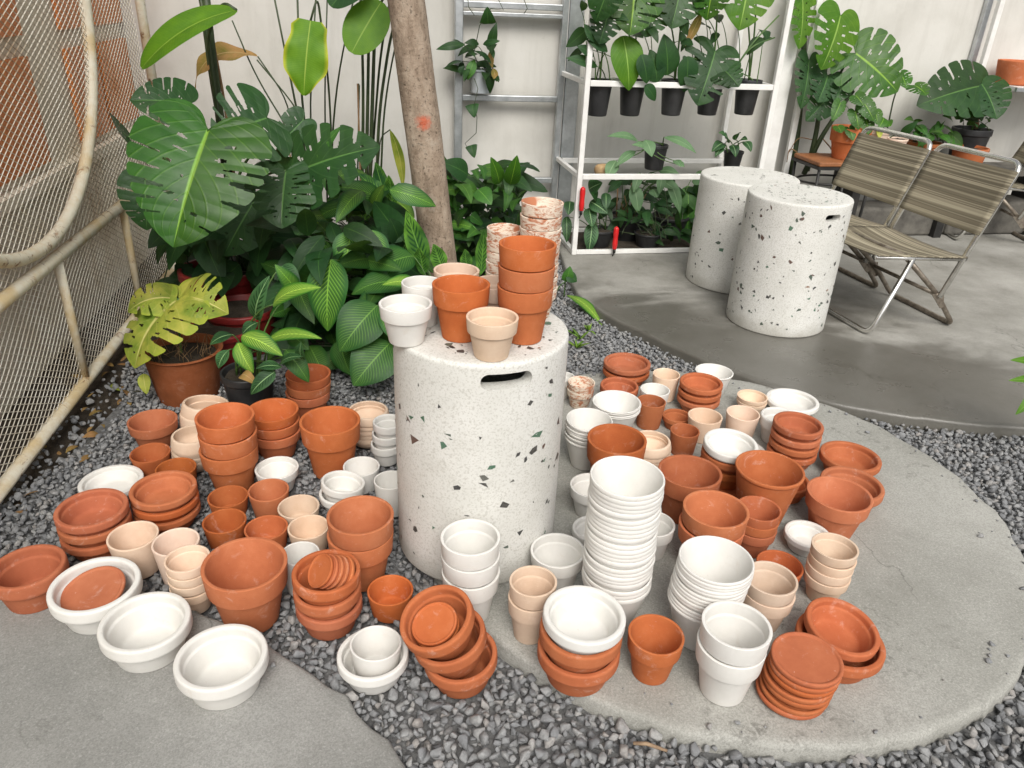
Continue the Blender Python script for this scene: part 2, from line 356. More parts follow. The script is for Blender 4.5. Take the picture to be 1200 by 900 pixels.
def m_leaf(name, base, dark, vein, stripes=0, svar=.5, freq=16, slope=1.2, rib=.025, gloss=.38, edge=None, trans=.22):
    """leaf colour from the leaf's own UV: u across (0..1), v along"""
    t = NT(name); uvn = t.coord('UV'); sx = t.n.new('ShaderNodeSeparateXYZ'); t.link(uvn, sx.inputs[0])
    g = t.n.new('ShaderNodeNewGeometry'); o = t.coord('Object')
    a = t.math('ABSOLUTE', t.math('SUBTRACT', sx.outputs[0], .5))          # 0 rib .. .5 edge
    c = t.mix(t.ramp(t.noise(o, 14, 4, .6), [(.35, 0), (.7, 1)]), base, dark)
    ph = t.math('SUBTRACT', t.math('MULTIPLY', sx.outputs[1], freq), t.math('MULTIPLY', a, slope * freq * .5))
    fr = t.math('FRACT', ph)
    if stripes == 1:      # light feather lines
        k = t.ramp(fr, [(0, 1), (svar, .15), (.95, .0), (1, 1)])
        k = t.math('MULTIPLY', k, t.ramp(a, [(.0, 1), (.30, .8), (.44, .0)]))
        c = t.mix(k, c, vein)
    elif stripes == 2:    # dark blotches on a light blade
        k = t.math('MULTIPLY', t.ramp(fr, [(.30, 0), (.42, 1), (.72, 1), (.84, 0)]), t.ramp(a, [(.03, 0), (.06, 1), (.28, 1), (.36, 0)]))
        c = t.mix(k, c, dark)
    else:
        k = t.ramp(fr, [(0, .5), (.08, 0), (.95, 0), (1, .5)])
        c = t.mix(t.math('MULTIPLY', k, .45), c, vein)
    c = t.mix(t.ramp(a, [(rib * .5, 1), (rib, 0)]), c, vein)
    if edge: c = t.mix(t.ramp(a, [(.40, 0), (.5, .9)]), c, edge)
    c = t.mix(t.ramp(t.noise(o, 55, 6, .8), [(.66, 0), (.72, .55)]), c, (.20, .13, .05, 1))      # small brown blemishes
    hs = t.n.new('ShaderNodeHueSaturation'); r = g.outputs['Random Per Island']
    t.link(t.math('MULTIPLY_ADD', r, .03, .485), hs.inputs['Hue'])
    t.link(t.math('MULTIPLY_ADD', t.math('FRACT', t.math('MULTIPLY', r, 13.7)), .6, .7), hs.inputs['Value'])
    t.link(c, hs.inputs['Color']); t.col(hs.outputs['Color'])
    t.set(Roughness=t.math('MULTIPLY_ADD', t.noise(o, 22, 4), .3, gloss - .05)); t.b.inputs['Specular IOR Level'].default_value = .32
    hs.inputs['Saturation'].default_value = 1.08
    t.bump(t.math('ADD', t.ramp(fr, [(0, 1), (.12, 0), (.88, 0), (1, 1)]), t.math('MULTIPLY', t.noise(o, 60, 3), .6)), .25, .002)
    tr = t.n.new('ShaderNodeBsdfTranslucent'); t.link(t.mix(.5, hs.outputs['Color'], (.16, .30, .03, 1)), tr.inputs['Color'])
    mx = t.n.new('ShaderNodeMixShader'); mx.inputs[0].default_value = trans
    t.link(t.b.outputs[0], mx.inputs[1]); t.link(tr.outputs[0], mx.inputs[2]); t.link(mx.outputs[0], t.out.inputs['Surface'])
    return t.m
L = {}
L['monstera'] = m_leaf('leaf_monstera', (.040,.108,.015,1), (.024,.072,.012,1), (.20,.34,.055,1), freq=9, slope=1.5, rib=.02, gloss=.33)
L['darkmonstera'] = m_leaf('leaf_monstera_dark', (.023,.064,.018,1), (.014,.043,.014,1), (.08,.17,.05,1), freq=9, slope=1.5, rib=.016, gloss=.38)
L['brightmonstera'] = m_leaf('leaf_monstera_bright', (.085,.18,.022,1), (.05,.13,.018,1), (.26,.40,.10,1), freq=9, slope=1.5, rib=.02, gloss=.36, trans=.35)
L['yellow'] = m_leaf('leaf_yellowing', (.34,.34,.075,1), (.12,.19,.03,1), (.48,.46,.17,1), freq=8, slope=1.4, gloss=.5, edge=(.26,.32,.05,1))
L['banana'] = m_leaf('leaf_banana', (.10,.20,.022,1), (.06,.14,.018,1), (.20,.30,.06,1), freq=34, slope=.35, rib=.02, gloss=.42, trans=.35)
L['bananayellow'] = m_leaf('leaf_banana_yellow_edge', (.13,.25,.03,1), (.08,.18,.02,1), (.28,.38,.08,1), freq=34, slope=.35, rib=.02, gloss=.42, edge=(.48,.46,.06,1), trans=.35)
L['brown'] = m_leaf('leaf_withered', (.30,.17,.08,1), (.14,.12,.03,1), (.36,.26,.14,1), freq=20, slope=.5, gloss=.7)
L['calathea'] = m_leaf('leaf_calathea', (.025,.092,.018,1), (.016,.058,.014,1), (.20,.37,.065,1), 1, .42, 15, 1.4, .02, .38)
L['feather'] = m_leaf('leaf_feathered', (.020,.07,.015,1), (.012,.044,.011,1), (.115,.225,.05,1), 1, .28, 17, 1.3, .02, .36)
L['bright'] = m_leaf('leaf_bright_feathered', (.045,.14,.02,1), (.022,.078,.016,1), (.34,.48,.10,1), 1, .6, 13, 1.5, .03, .36)
L['rattle'] = m_leaf('leaf_rattlesnake', (.13,.27,.05,1), (.012,.05,.015,1), (.17,.32,.08,1), 2, .5, 10, 1.0, .02, .4)
L['prayer'] = m_leaf('leaf_prayer', (.05,.115,.045,1), (.008,.03,.01,1), (.22,.34,.16,1), 2, .5, 9, 1.0, .03, .42)
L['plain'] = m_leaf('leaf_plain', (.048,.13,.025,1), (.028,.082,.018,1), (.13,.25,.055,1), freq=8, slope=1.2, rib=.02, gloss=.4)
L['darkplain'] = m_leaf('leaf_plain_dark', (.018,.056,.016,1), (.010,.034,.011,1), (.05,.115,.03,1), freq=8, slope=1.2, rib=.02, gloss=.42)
L['greyleaf'] = m_leaf('leaf_silver_green', (.115,.19,.10,1), (.07,.13,.065,1), (.20,.29,.16,1), freq=20, slope=1.2, rib=.03, gloss=.45)
L['stem'] = m_plain('green_stem', (.035,.085,.02,1), (.09,.17,.035,1), .5, 20)
L['darkstem'] = m_plain('dark_stem', (.018,.035,.012,1), (.05,.07,.025,1), .55, 20)
L['drystem'] = m_plain('dry_brown_stem', (.16,.08,.035,1), (.30,.19,.09,1), .75, 30)

# ------------------------------------------------------------------ leaves
def hw_lance(v): return math.sin(math.pi * v ** .85) ** .9
def hw_ovate(v): return (math.sin(math.pi * v ** .68) ** .72)
def hw_oblong(v): return min(1, (math.sin(math.pi * v) ** .42))
def hw_blunt(v): return min(1, .55 + v * 5) * min(1, (1 - v) * 3.2) ** .6 * (1 - .12 * math.sin(v * 9))
def hw_heart(v): return (1 - v) ** .62 * min(1, (v + .02) * 9) ** .5 * 1.05
def frame(P0, P1, n):
    a = P1 - P0; ln = a.length; a = a / ln
    n = Vector(n); s = a.cross(n)
    if s.length < 1e-4: s = a.orthogonal()
    s.normalize(); return a, s, s.cross(a), ln
def leaf(mb, P0, P1, n, w, shape=hw_ovate, bend=.10, fold=.12, wave=.0, mi=0, NL=12, NW=3, ph=0.0, side=0.0):
    P0, P1 = Vector(P0), Vector(P1); a, s, nn, ln = frame(P0, P1, n)
    vs = []; uv = []; W = 2 * NW + 1
    for i in range(NL + 1):
        v = i / NL; h = max(shape(min(max(v, .004), .996)), .01) * w * .5
        arch = bend * ln * 4 * v * (1 - v); bow = side * ln * 4 * v * (1 - v)
        for j in range(-NW, NW + 1):
            u = j / NW; x = u * h
            z = arch + fold * abs(x) - .55 * fold * abs(u) * abs(x) + wave * w * math.sin(v * 17 + ph + (1.7 if u > 0 else 0)) * abs(u) ** 1.5
            vs.append(P0 + a * (ln * v) + s * (x + bow) + nn * z); uv.append((.5 + .5 * u, v))
    fs = [(i * W + j, i * W + j + 1, (i + 1) * W + j + 1, (i + 1) * W + j) for i in range(NL) for j in range(W - 1)]
    mb.add(vs, fs, mi, uv)
_MB = [(0.0,.02),(.06,-.10),(.15,-.175),(.27,-.19),(.38,-.13),(.46,-.01),(.5,.14),(.495,.30),(.455,.46),(.385,.62),(.29,.76),(.17,.89),(.06,.97),(0,1.0)]
def _mono_curve():
    P = [Vector((x, y, 0)) for x, y in _MB]; out = []
    for i in range(len(P) - 1):
        p0, p1, p2, p3 = P[max(i-1,0)], P[i], P[i+1], P[min(i+2,len(P)-1)]
        for k in range(8):
            t = k / 8
            out.append(.5 * ((2*p1) + (p2-p0)*t + (2*p0-5*p1+4*p2-p3)*t*t + (3*p1-p0-3*p2+p3)*t**3))
    out.append(P[-1]); d = [0]
    for i in range(1, len(out)): d.append(d[-1] + (out[i] - out[i-1]).length)
    return out, [x / d[-1] for x in d]
_BC, _BD = _mono_curve()
def _bnd(t):
    for i in range(1, len(_BD)):
        if t <= _BD[i]:
            k = (t - _BD[i-1]) / max(_BD[i] - _BD[i-1], 1e-9); return _BC[i-1].lerp(_BC[i], k)
    return _BC[-1]
def monstera(mb, P0, P1, n, w, slitw=1.0, bend=.06, fold=.10, droop=.25, mi=0, slits=5, seed=0, depth=.5, holes=True, NT_=150, NS=15):
    rng = random.Random(seed); P0, P1 = Vector(P0), Vector(P1); a, s, nn, ln = frame(P0, P1, n)
    k = w / .99
    for sg in (-1, 1):
        sl = []
        for q in range(slits):
            tc = .30 + .56 * (q + .5 + rng.uniform(-.22, .22)) / slits
            if rng.random() < (.78 if tc < .5 else .94): sl.append((tc, slitw * rng.choice((.004, .006, .009, .013)), depth + rng.uniform(-.12, .2)))
        hl = [(.27 + .60 * (q + 1.0 + rng.uniform(-.1, .1)) / slits, rng.uniform(.006, .0125), rng.uniform(.24, .42), rng.uniform(.055, .10)) for q in range(slits) if rng.random() < .8] + [(.30 + .56 * rng.random(), .007, rng.uniform(.14, .22), .035) for q in range(2)] if holes else []
        vs = []; uv = []; fs = []
        for i in range(NT_ + 1):
            t = i / NT_; B = _bnd(t); sy = max(0.0, (t - .22) / .78) ** 1.06 * .98
            # rounded finger ends
            near = min([abs(t - c[0]) - c[1] for c in sl] + [1]); rnd = 1 - .045 * max(0, 1 - max(near, 0) / .022) ** 2
            for j in range(NS + 1):
                q = j / NS * rnd
                bx = B.x * q; cur = q ** 1.15
                by = sy + (B.y - sy) * (q * .55 + .45 * cur)
                x = bx * k; y = by * ln
                z = bend * ln * 4 * max(by, 0) * (1 - max(by, 0)) + fold * x - droop * x * x / max(w, .01) \
                    + (.013 * abs(math.sin(math.pi * (t - .30) / .56 * slits)) + .012 * math.sin(t * 9 + seed)) * w * q * (1.25 - q) - .22 * ln * max(0, -by) ** 1.0
                vs.append(P0 + a * y + s * (sg * x) + nn * z)
                uv.append((.5 + sg * .5 * q, t))
        for i in range(NT_):
            tm = (i + .5) / NT_
            for j in range(NS):
                qm = (j + .5) / NS
                if any(abs(tm - c[0]) < c[1] * min(1, .5 + (qm - c[2]) * 1.6) and qm > c[2] for c in sl): continue
                if any(((tm - h[0]) / h[1])**2 + ((qm - h[2]) / h[3])**2 < 1 for h in hl): continue
                A = i * (NS + 1) + j
                f = (A, A + 1, A + NS + 2, A + NS + 1)
                fs.append(f if sg > 0 else f[::-1])
        mb.add(vs, fs, mi, uv)
def petiole(mb, a, b, r=.006, sag=.25, mi=0, n=6):
    a, b = Vector(a), Vector(b); d = b - a
    mid1 = a + Vector((d.x * .15, d.y * .15, d.z * (.45 + sag))); mid2 = a + Vector((d.x * .6, d.y * .6, d.z * (.85 + sag * .3)))
    p = bez(a, mid1, mid2, b, 10); mb.tube(p, [r * (1 - .5 * i / 10) for i in range(11)], n, mi)
TOCAM = Vector((0, -.85, .5))

# ------------------------------------------------------------------ the setting
DISC_Z, SLAB_Z, PATIO_Z, GRAV_Z = .045, .035, .055, .014
DC, DR = Vector((.548, 1.745)), .785
WD = Vector((math.cos(R(12)), math.sin(R(12)), 0)); WN = Vector((-WD.y, WD.x, 0)); W0 = Vector((.23, 4.375, 0))   # back wall
def wallpt(x, y, off):                       # pixel -> point on the plane `off` in front of the back wall
    return onplane(x, y, W0 - WN * off, WN)
def wp(s, z, off=0): return W0 + WD * s - WN * off + Vector((0, 0, z))
FA = Vector((-1.309, 1.616, 0)); FD = Vector((-.157, .988, 0)).normalized(); FN = Vector((FD.y, -FD.x, 0))         # fence, FN points into the yard
def fp(s, z, off=0): return FA + FD * s + FN * off + Vector((0, 0, z))

mb = MB(); mb.add([(-40,-40,-.02),(40,-40,-.02),(40,40,-.02),(-40,40,-.02)], [(0,1,2,3)])
tag(mb.build('ground', M['soil']), kind='structure')
mb = MB(); n = 60
gx = [(-1.26 , .2), (2.6, .2), (2.6, 3.3), (.6, 4.0), (-.05, 3.75), (-.35, 2.75), (-1.28, 2.55)]
mb.add([(x, y, .0) for x, y in gx], [tuple(range(len(gx)))])
tag(mb.build('gravel_bed', M['bed'], smooth=False), kind='structure')

def slab(name, outline, z, mat, th=None):
    """concrete slab with a worn rounded edge"""
    P = [Vector((x, y)) for x, y in outline]; N = len(P); mb = MB(); rings = []
    rng = random.Random(name)
    cen = sum(P, Vector((0, 0))) / N
    nr = []
    for i in range(N):
        t = (P[(i + 1) % N] - P[i - 1]).normalized(); nr.append(Vector((t.y, -t.x)))
    jit = [rng.uniform(-.003, .003) + .004 * math.sin(i * .9) * math.sin(i * .37) - (rng.uniform(.004, .011) if rng.random() < .07 else 0) for i in range(N)]
    for dz, ins in ((-.09 - z, .0), (-.012, 0), (-.004, .003), (-.0008, .009), (0, .02)):
        rings.append([(p.x - nn.x * (ins + j * (ins < .01)), p.y - nn.y * (ins + j * (ins < .01)), z + dz) for p, nn, j in zip(P, nr, jit)])
    vs = [v for r_ in rings for v in r_]
    fs = [(i * N + k, i * N + (k + 1) % N, (i + 1) * N + (k + 1) % N, (i + 1) * N + k) for i in range(4) for k in range(N)]
    fs.append(tuple(4 * N + k for k in range(N)))
    mb.add(vs, fs); o = mb.build(name, mat)
    o.data.polygons[-1].use_smooth = False
    return tag(o, kind='structure')
disc = [(DC.x + DR * math.cos(2*math.pi*i/160), DC.y + DR * math.sin(2*math.pi*i/160)) for i in range(160)]
slab('round_pavement', disc, DISC_Z, M['disc'])
# near slab: arc through three picture points
a, b, c = [gnd(*p, SLAB_Z).xy for p in ((0, 662), (312, 752), (475, 893))]
def circ(a, b, c):
    d = 2 * (a.x*(b.y-c.y) + b.x*(c.y-a.y) + c.x*(a.y-b.y))
    ux = (a.length_squared*(b.y-c.y) + b.length_squared*(c.y-a.y) + c.length_squared*(a.y-b.y)) / d
    uy = (a.length_squared*(c.x-b.x) + b.length_squared*(a.x-c.x) + c.length_squared*(b.x-a.x)) / d
    return Vector((ux, uy)), (Vector((ux, uy)) - a).length
NC, NR = circ(a, b, c)
slab('near_pavement', [(NC.x + NR * math.cos(2*math.pi*i/200), NC.y + NR * math.sin(2*math.pi*i/200)) for i in range(200)], SLAB_Z, M['slab'])
edge = [gnd(x, y, PATIO_Z).xy for x, y in ((664, 318), (678, 345), (712, 370), (760, 392), (820, 420), (880, 443), (940, 462), (1000, 477), (1060, 487), (1130, 495), (1200, 500), (1290, 508))]
edge = [p.to_3d() for p in edge]
pl = [edge[0] + Vector((-.03, .5, 0))]
PAT = [p.xy for p in fillet([edge[0] + Vector((-.06, .9, 0))] + edge + [Vector((5.5, 1.9, 0)), Vector((5.5, 5.4, 0))], .08, 3)]
PAT = [tuple(p) for p in PAT][:-1] + [tuple(wp(5.6, 0).xy), tuple(wp(.02, 0).xy)]
slab('patio', PAT, PATIO_Z, M['patio'])

# walls
def wallbox(name, p0, p1, nrm, th, z0, z1, mat, label, cat):
    mb = MB(); d = (p1 - p0).normalized()
    mat4 = Matrix.Translation(p0) @ Matrix(((d.x, nrm.x, 0, 0), (d.y, nrm.y, 0, 0), (0, 0, 1, 0), (0, 0, 0, 1)))
    mb.box((0, 0, z0), ((p1 - p0).length, th, z1), 0, mat4)
    o = mb.build(name, mat, smooth=False); return tag(o, label, cat)
wallbox('garden_wall', wp(-2.6, 0), wp(6.2, 0), WN, .15, -.05, 2.3, M['wall'], 'long off-white plastered wall closing the yard behind the shelves and chairs', 'wall')

# house wall seen through the mesh, with orange timber panels between pale bars
HO = -.23
hw = empty('house_wall', fp(0, 0, HO), 0, 'cream house wall with orange timber panels seen through the wire mesh at left', 'wall')
mb = MB()
def fbox(mb, s0, s1, z0, z1, o0, o1, mi=0):
    c = [fp(s0, z0, o0), fp(s1, z0, o0), fp(s1, z0, o1), fp(s0, z0, o1)]
    vs = c + [v + Vector((0, 0, z1 - z0)) for v in c]
    mb.add(vs, [(0,1,2,3),(7,6,5,4),(0,4,5,1),(1,5,6,2),(2,6,7,3),(3,7,4,0)], mi)
fbox(mb, -1.9, 3.2, -.05, 1.75, HO - .15, HO)
mb.build('wall', M['house'], hw, False)
def hs(x, y):
    q = onplane(x, y, fp(0, 0, HO), FN); return (q - FA).dot(FD), q.z
def panel(px):
    (s0, z1), (s1, z0) = hs(px[0], px[1]), hs(px[2], px[3])
    b = MB(); fbox(b, s0, s1, z0, z1, HO + .001, HO + .018); o = b.build('timber_panel', M['timber'], hw, False)
    return s0, s1, z0, z1
srow = [(-.35, .22), (.62, .98), (1.02, 1.34), (1.38, 1.66), (1.95, 2.5)]
P1 = hs(25, 40); P2 = hs(25, 66); P3 = hs(50, 190); P4 = hs(142, 52); P5 = hs(155, 138)
colx = [hs(0, 100)[0] - .25, hs(40, 130)[0], hs(78, 90)[0], hs(112, 90)[0], hs(117, 90)[0], hs(150, 90)[0]]
for (s0, s1) in ((colx[0] - .5, colx[0] - .06), (colx[0], colx[1]), (colx[2], colx[3]), (colx[4], colx[5])):
    for z0, z1 in ((P3[1], P2[1]), (P1[1], P1[1] + .34), (P1[1] + .42, P1[1] + .76)):
        b = MB(); fbox(b, s0, s1, z0, z1, HO + .001, HO + .02); b.build('timber_panel', M['timber'], hw, False)
b = MB(); fbox(b, -1.9, 3.2, P3[1] - .07, P3[1] - .03, HO + .001, HO + .05); b.build('sill', M['house'], hw, False)

# ------------------------------------------------------------------ mesh fence
fe = empty('wire_mesh_fence', fp(0, 0), 0, 'rusty cream tube fence filled with wire mesh and a large ring, along the left side', 'fence')
TR = .0195
def ftube(name, pts, r=TR, mat='rustpaint', closed=False, n=12):
    b = MB(); b.tube([fp(*p) for p in pts], r, n, 0, closed); return b.build(name, M[mat], fe)
ftube('bottom_rail', [tuple(p) for p in fillet([(-1.1,.05,0),(1.86,.05,0),(1.93,.13,0),(1.93,.46,0)], .1, 5)])
ftube('middle_rail', [(-1.1,.472,0),(1.93,.472,0)])
ftube('end_post', [(1.93,.46,0),(1.93,2.0,0)])
ftube('upright', [(.63,.06,0),(.63,.46,0)], .014); ftube('upright', [(1.27,.06,0),(1.27,.46,0)], .014)
ftube('upright', [(-.1,.06,0),(-.1,.46,0)], .014)
ftube('top_rail', [(-1.1,2.0,0),(1.93,2.0,0)])
ftube('ring', [(.55 + .745*math.cos(2*math.pi*i/72), 1.27 + .745*math.sin(2*math.pi*i/72), .0) for i in range(72)], closed=True)
mb = MB(); LW, SW, wr = .042, .022, .0013
def strand(p, q):
    t = (q - p).normalized(); x = FN; y = t.cross(x)
    vs = [p + x*wr, p + y*wr*.9 - x*wr*.5, p - y*wr*.9 - x*wr*.5, q + x*wr, q + y*wr*.9 - x*wr*.5, q - y*wr*.9 - x*wr*.5]
    mb.add(vs, [(0,1,4,3),(1,2,5,4),(2,0,3,5)])
z = .06; row = 0; rng = random.Random(3)
ns = int((1.92 + .55) / LW)
while z < 1.62:
    for i in range(ns):
        s = -.55 + i * LW + (LW / 2 if row % 2 else 0); s2 = s + LW / 2
        def bul(s_, z_): return -.012 + .012 * math.sin(s_ * 3.1 + z_ * 4) * min(1, abs(z_ - .47) * 6)
        A = fp(s, z, bul(s, z)); 
        Bp = fp(s - LW / 2, z + SW / 2, bul(s - LW / 2, z + SW / 2)); Cp = fp(s2, z + SW / 2, bul(s2, z + SW / 2))
        strand(A, Bp); strand(A, Cp)
    z += SW / 2; row += 1
mb.build('wire_mesh', M['wire'], fe, False)

# ------------------------------------------------------------------ pots
def prof_std(H, rb=.66, c=.36):
    return ([(0,0)] + [tuple(p) for p in fillet([(rb-.10,0),(rb,0),(.865,H*(1-c)),(.955,H*(1-c)+.012),(1,H-.01),(.985,H+.0),(.905,H),(rb-.09,.10),(.12,.09)], [0,.035,.015,.02,.035,.03,.04,.08,0], 3)] + [(0,.09)])
def prof_step(H, rb=.66, c=.36):
    return ([(0,0)] + [tuple(p) for p in fillet([(rb-.10,0),(rb,0),(.865,H*(1-c)),(.955,H*(1-c)+.012),(1,H-.01),(.985,H+.0),(.90,H),(.885,H*(1-c*.6)),(.845,H*(1-c*.7)),(rb-.09,.10),(.12,.09)], [0,.035,.015,.02,.035,.03,.03,.02,.02,.08,0], 3)] + [(0,.09)])
def prof_pan(H, rb=.73):
    return ([(0,0)] + [tuple(p) for p in fillet([(rb-.10,0),(rb,0),(.885,H*.57),(.975,H*.61),(1,H*.68),(1,H*.95),(.975,H),(.875,H),(.845,H*.94),(.835,H*.74),(.785,H*.69),(rb-.10,.12),(.1,.10)], [0,.05,.02,.04,.05,.06,.04,.05,.05,.03,.03,.10,0], 4)] + [(0,.09)])
def prof_cyl(H, rb=.80):
    return ([(0,0)] + [tuple(p) for p in fillet([(rb-.10,0),(rb,0),(1,H),(.90,H),(rb-.10,.12),(.1,.1)], [0,.05,.05,.05,.1,0], 4)] + [(0,.1)])
def prof_cone(H, rb=.62): 
    return ([(0,0)] + [tuple(p) for p in fillet([(rb-.10,0),(rb,0),(.955,H*.93),(1,H*.95),(1,H),(.925,H),(rb-.10,.12),(.1,.1)], [0,.05,.03,.03,.04,.04,.1,0], 4)] + [(0,.1)])
def prof_saucer(H, rb=.80):
    return ([(0,0)] + [tuple(p) for p in fillet([(rb-.10,0),(rb,0),(.97,H*.85),(1,H*.93),(.99,H),(.91,H),(.86,H*.62),(.80,H*.50),(.1,H*.5)], [0,.04,.04,.03,.04,.04,.06,.06,0], 3)] + [(0,H*.5)])
def prof_flat(H, rb=.90):        # shallow saucer whose centre fills most of the rim
    return ([(0,0)] + [tuple(p) for p in fillet([(rb-.10,0),(rb,0),(1,H*.5),(1,H*.9),(.95,H),(.90,H*.93),(.87,H*.80),(.1,H*.78)], [0,.03,.05,.05,.04,.04,.03,0], 3)] + [(0,H*.78)])
def prof_belly(H, rb=.62):
    return ([(0,0)] + [tuple(p) for p in fillet([(rb-.10,0),(rb,0),(.88,H*.26),(1,H*.55),(.985,H*.70),(.93,H*.95),(.89,H),(.80,H),(.83,H*.8),(.86,H*.55),(rb-.1,.14),(.1,.12)], [0,.05,.2,.2,.12,.05,.04,.06,.1,.2,.1,0], 4)] + [(0,.12)])
def prof_nest(H, p):
    return ([(0,0)] + [tuple(q) for q in fillet([(.52,0),(.62,0),(.955,H-p),(.988,H-p*.9),(1,H-p*.45),(.985,H),(.94,H),(.92,H-p*.6),(.55,.12),(.1,.1)], [0,.05,.03,.04,.05,.05,.03,.06,.1,0], 3)] + [(0,.1)])
PROF = dict(std=prof_std, pan=prof_pan, cyl=prof_cyl, cone=prof_cone, saucer=prof_saucer, flat=prof_flat, belly=prof_belly)
RB = dict(std=.66, pan=.73, cyl=.80, cone=.62, saucer=.80, flat=.9, belly=.62, nest=.62)
PITCHF = dict(std=.37, pan=.58, cyl=.3, cone=.2, saucer=.62, flat=.86, belly=.27)
KIND = dict(std='flowerpot', pan='bowl_pot', cyl='cup_pot', cone='flowerpot', saucer='saucer', flat='saucer', belly='round_pot', nest='flowerpot')
CAT = dict(flowerpot='flowerpot', bowl_pot='bowl pot', cup_pot='flowerpot', saucer='saucer', round_pot='flowerpot')
OFF = {          # small shifts that keep neighbouring pots from running into each other
    'alone at the far left beside the concrete edge': (-0.0107, 0.0026),
    'holding one terracotta saucer, between red bowl and empty white bowl': (0.0004, 0.0038),
    'middle of the three white bowls on the near grey concrete': (0.0102, -0.0065),
    'behind the two red bowl stacks at left': (-0.0058, -0.0116),
    'on the gravel, farthest left of the rear pots': (-0.0115, -0.0069),
    'in front of the farthest left collared pot': (-0.0038, 0.0088),
    'of the pair under the big planted terracotta pot': (0.0115, 0.0069),
    'of the beige stack squeezed left of the tall orange stack': (0.0096, 0.0028),
    'between orange stacks, behind two terracotta cups': (-0.0006, 0.0056),
    'behind the small white bowl pair left of the stool': (0.0016, 0.0049),
    'of the tilted pair between terracotta cups and white cups': (-0.0016, -0.0049),
    'in the back row of cups, below the tall orange stack': (-0.0042, -0.0009),
    'in the back row of cups, below the small white pot': (0.0001, -0.0021),
    'behind another beige cup, left of the small white bowls': (0.0047, -0.0026),
    'behind the nearest white bowl': (0.0017, -0.0067),
    'of the stack left of the largest single orange pot': (-0.0068, 0.0012),
    'between the largest orange pot and stack of bowls with saucers': (0.0051, 0.0055),
    'at the foot of the near stool behind the stacked bowls': (0.0081, -0.0069),
    'behind the left side of the tallest white stack': (-0.0088, -0.0141),
    'of the stack touching the right side of the near stool': (-0.0008, 0.0017),
    'of the flaking pair at the upper right of the stool': (0.0006, -0.0007),
    'almost hidden behind the right edge of the near stool': (-0.0006, 0.0007),
    'in the back row between red bowls': (0.0044, 0.0075),
    'behind the slim dark terracotta cup': (-0.0044, -0.0075),
    'in front of the white cup in the back rows': (-0.01, 0.0004),
    'of the stack in front of the tall conical white pot': (-0.0003, -0.0005),
    'with plain rim in the back row': (0.0003, 0.0005),
    'between the bowl stack and the white bowl on saucers': (0.0246, -0.0186),
    'half hidden behind the beige cup': (-0.0146, 0.0181),
    'of the pile under the bowls topped by white': (-0.0034, 0.0082),
    'of the pair between saucer pile and white bowl': (-0.0034, 0.0082),
    'of the four-bowl stack in front of the white rear bowls': (0.0003, -0.0061),
    'mostly hidden behind the four-bowl red stack': (0.0073, 0.0048),
    'in front of the small cream pair at the rear': (-0.0076, 0.0013),
    'behind the tallest white stack': (0.0096, 0.0123),
    'without collar, right of the white-topped saucer pile': (0.0042, -0.0063),
    'of the stack in front of the wide collarless pot': (-0.0008, -0.0019),
    'rearmost of the right-hand group, open towards the gravel': (0.0007, 0.0018),
    'half hidden behind the big bright orange pot': (0.0023, 0.0023),
    'at the right in front of two bowls': (-0.003, -0.0042),
    'of the slanting white stack behind the tall white pair': (-0.0002, 0.0014),
    'of the front right pair beside the saucer pile': (0.0001, -0.0014),
    'of the nested two at the front right': (0.0024, 0.0019),
    'of the slanting saucer pile at front right': (-0.0022, -0.0019),
    'at the front left of the stool top': (-0.0041, -0.015),
    'second row left on the stool top': (-0.0064, 0.0052),
    'behind the single orange pot on the stool top': (0.0036, 0.0125),
    'in the middle of the stool top': (-0.0037, -0.0021),
    'at the front edge of the stool top': (0.0017, -0.0024),
    'behind cream and orange pots on the stool top': (0.0049, -0.0128),
    'of the shorter weathered stack on the stool top': (-0.0, 0.0161),
    'of the tallest weathered stack on the stool top': (0.0039, -0.0014)}
FOOT = []     # discs on the gravel kept free of stones
PLACED = []

def solve(u, v, W, spec, g, rb):
    d = ray(u, v)
    def fork(k):
        t = (g - CAM_H) / (d.z - k * W / (2 * FPX)); p = C0 + d * t; return p, W * t / (2 * FPX)
    if spec[0] == 'k': k = spec[1]
    else:
        lo, hi = .03, 14
        for _ in range(50):
            k = (lo + hi) / 2; p, r = fork(k); q = Vector((p.x, p.y, g)); dc = Vector((-p.x, -p.y, 0)).normalized()
            if proj(q + dc * (rb * r))[1] < spec[1]: lo = k
            else: hi = k
    p, r = fork(k); return Vector((p.x, p.y, g)), r, k
ORD = {1: [''], 2: ['bottom', 'top'], 3: ['bottom', 'middle', 'top'], 4: ['bottom', 'second lowest', 'second highest', 'top']}
def ordn(i, n):
    if n in ORD: return ORD[n][i]
    if i == n - 1: return 'top'
    if i == 0: return 'bottom'
    w = ['', 'second', 'third', 'fourth', 'fifth', 'sixth', 'seventh', 'eighth', 'ninth', 'tenth', 'eleventh', 'twelfth', 'thirteenth', 'fourteenth', 'fifteenth', 'sixteenth', 'seventeenth', 'eighteenth']
    return w[n - 1 - i] + ' from top' if n - 1 - i <= i else w[i] + ' from bottom'
_meshes = {}
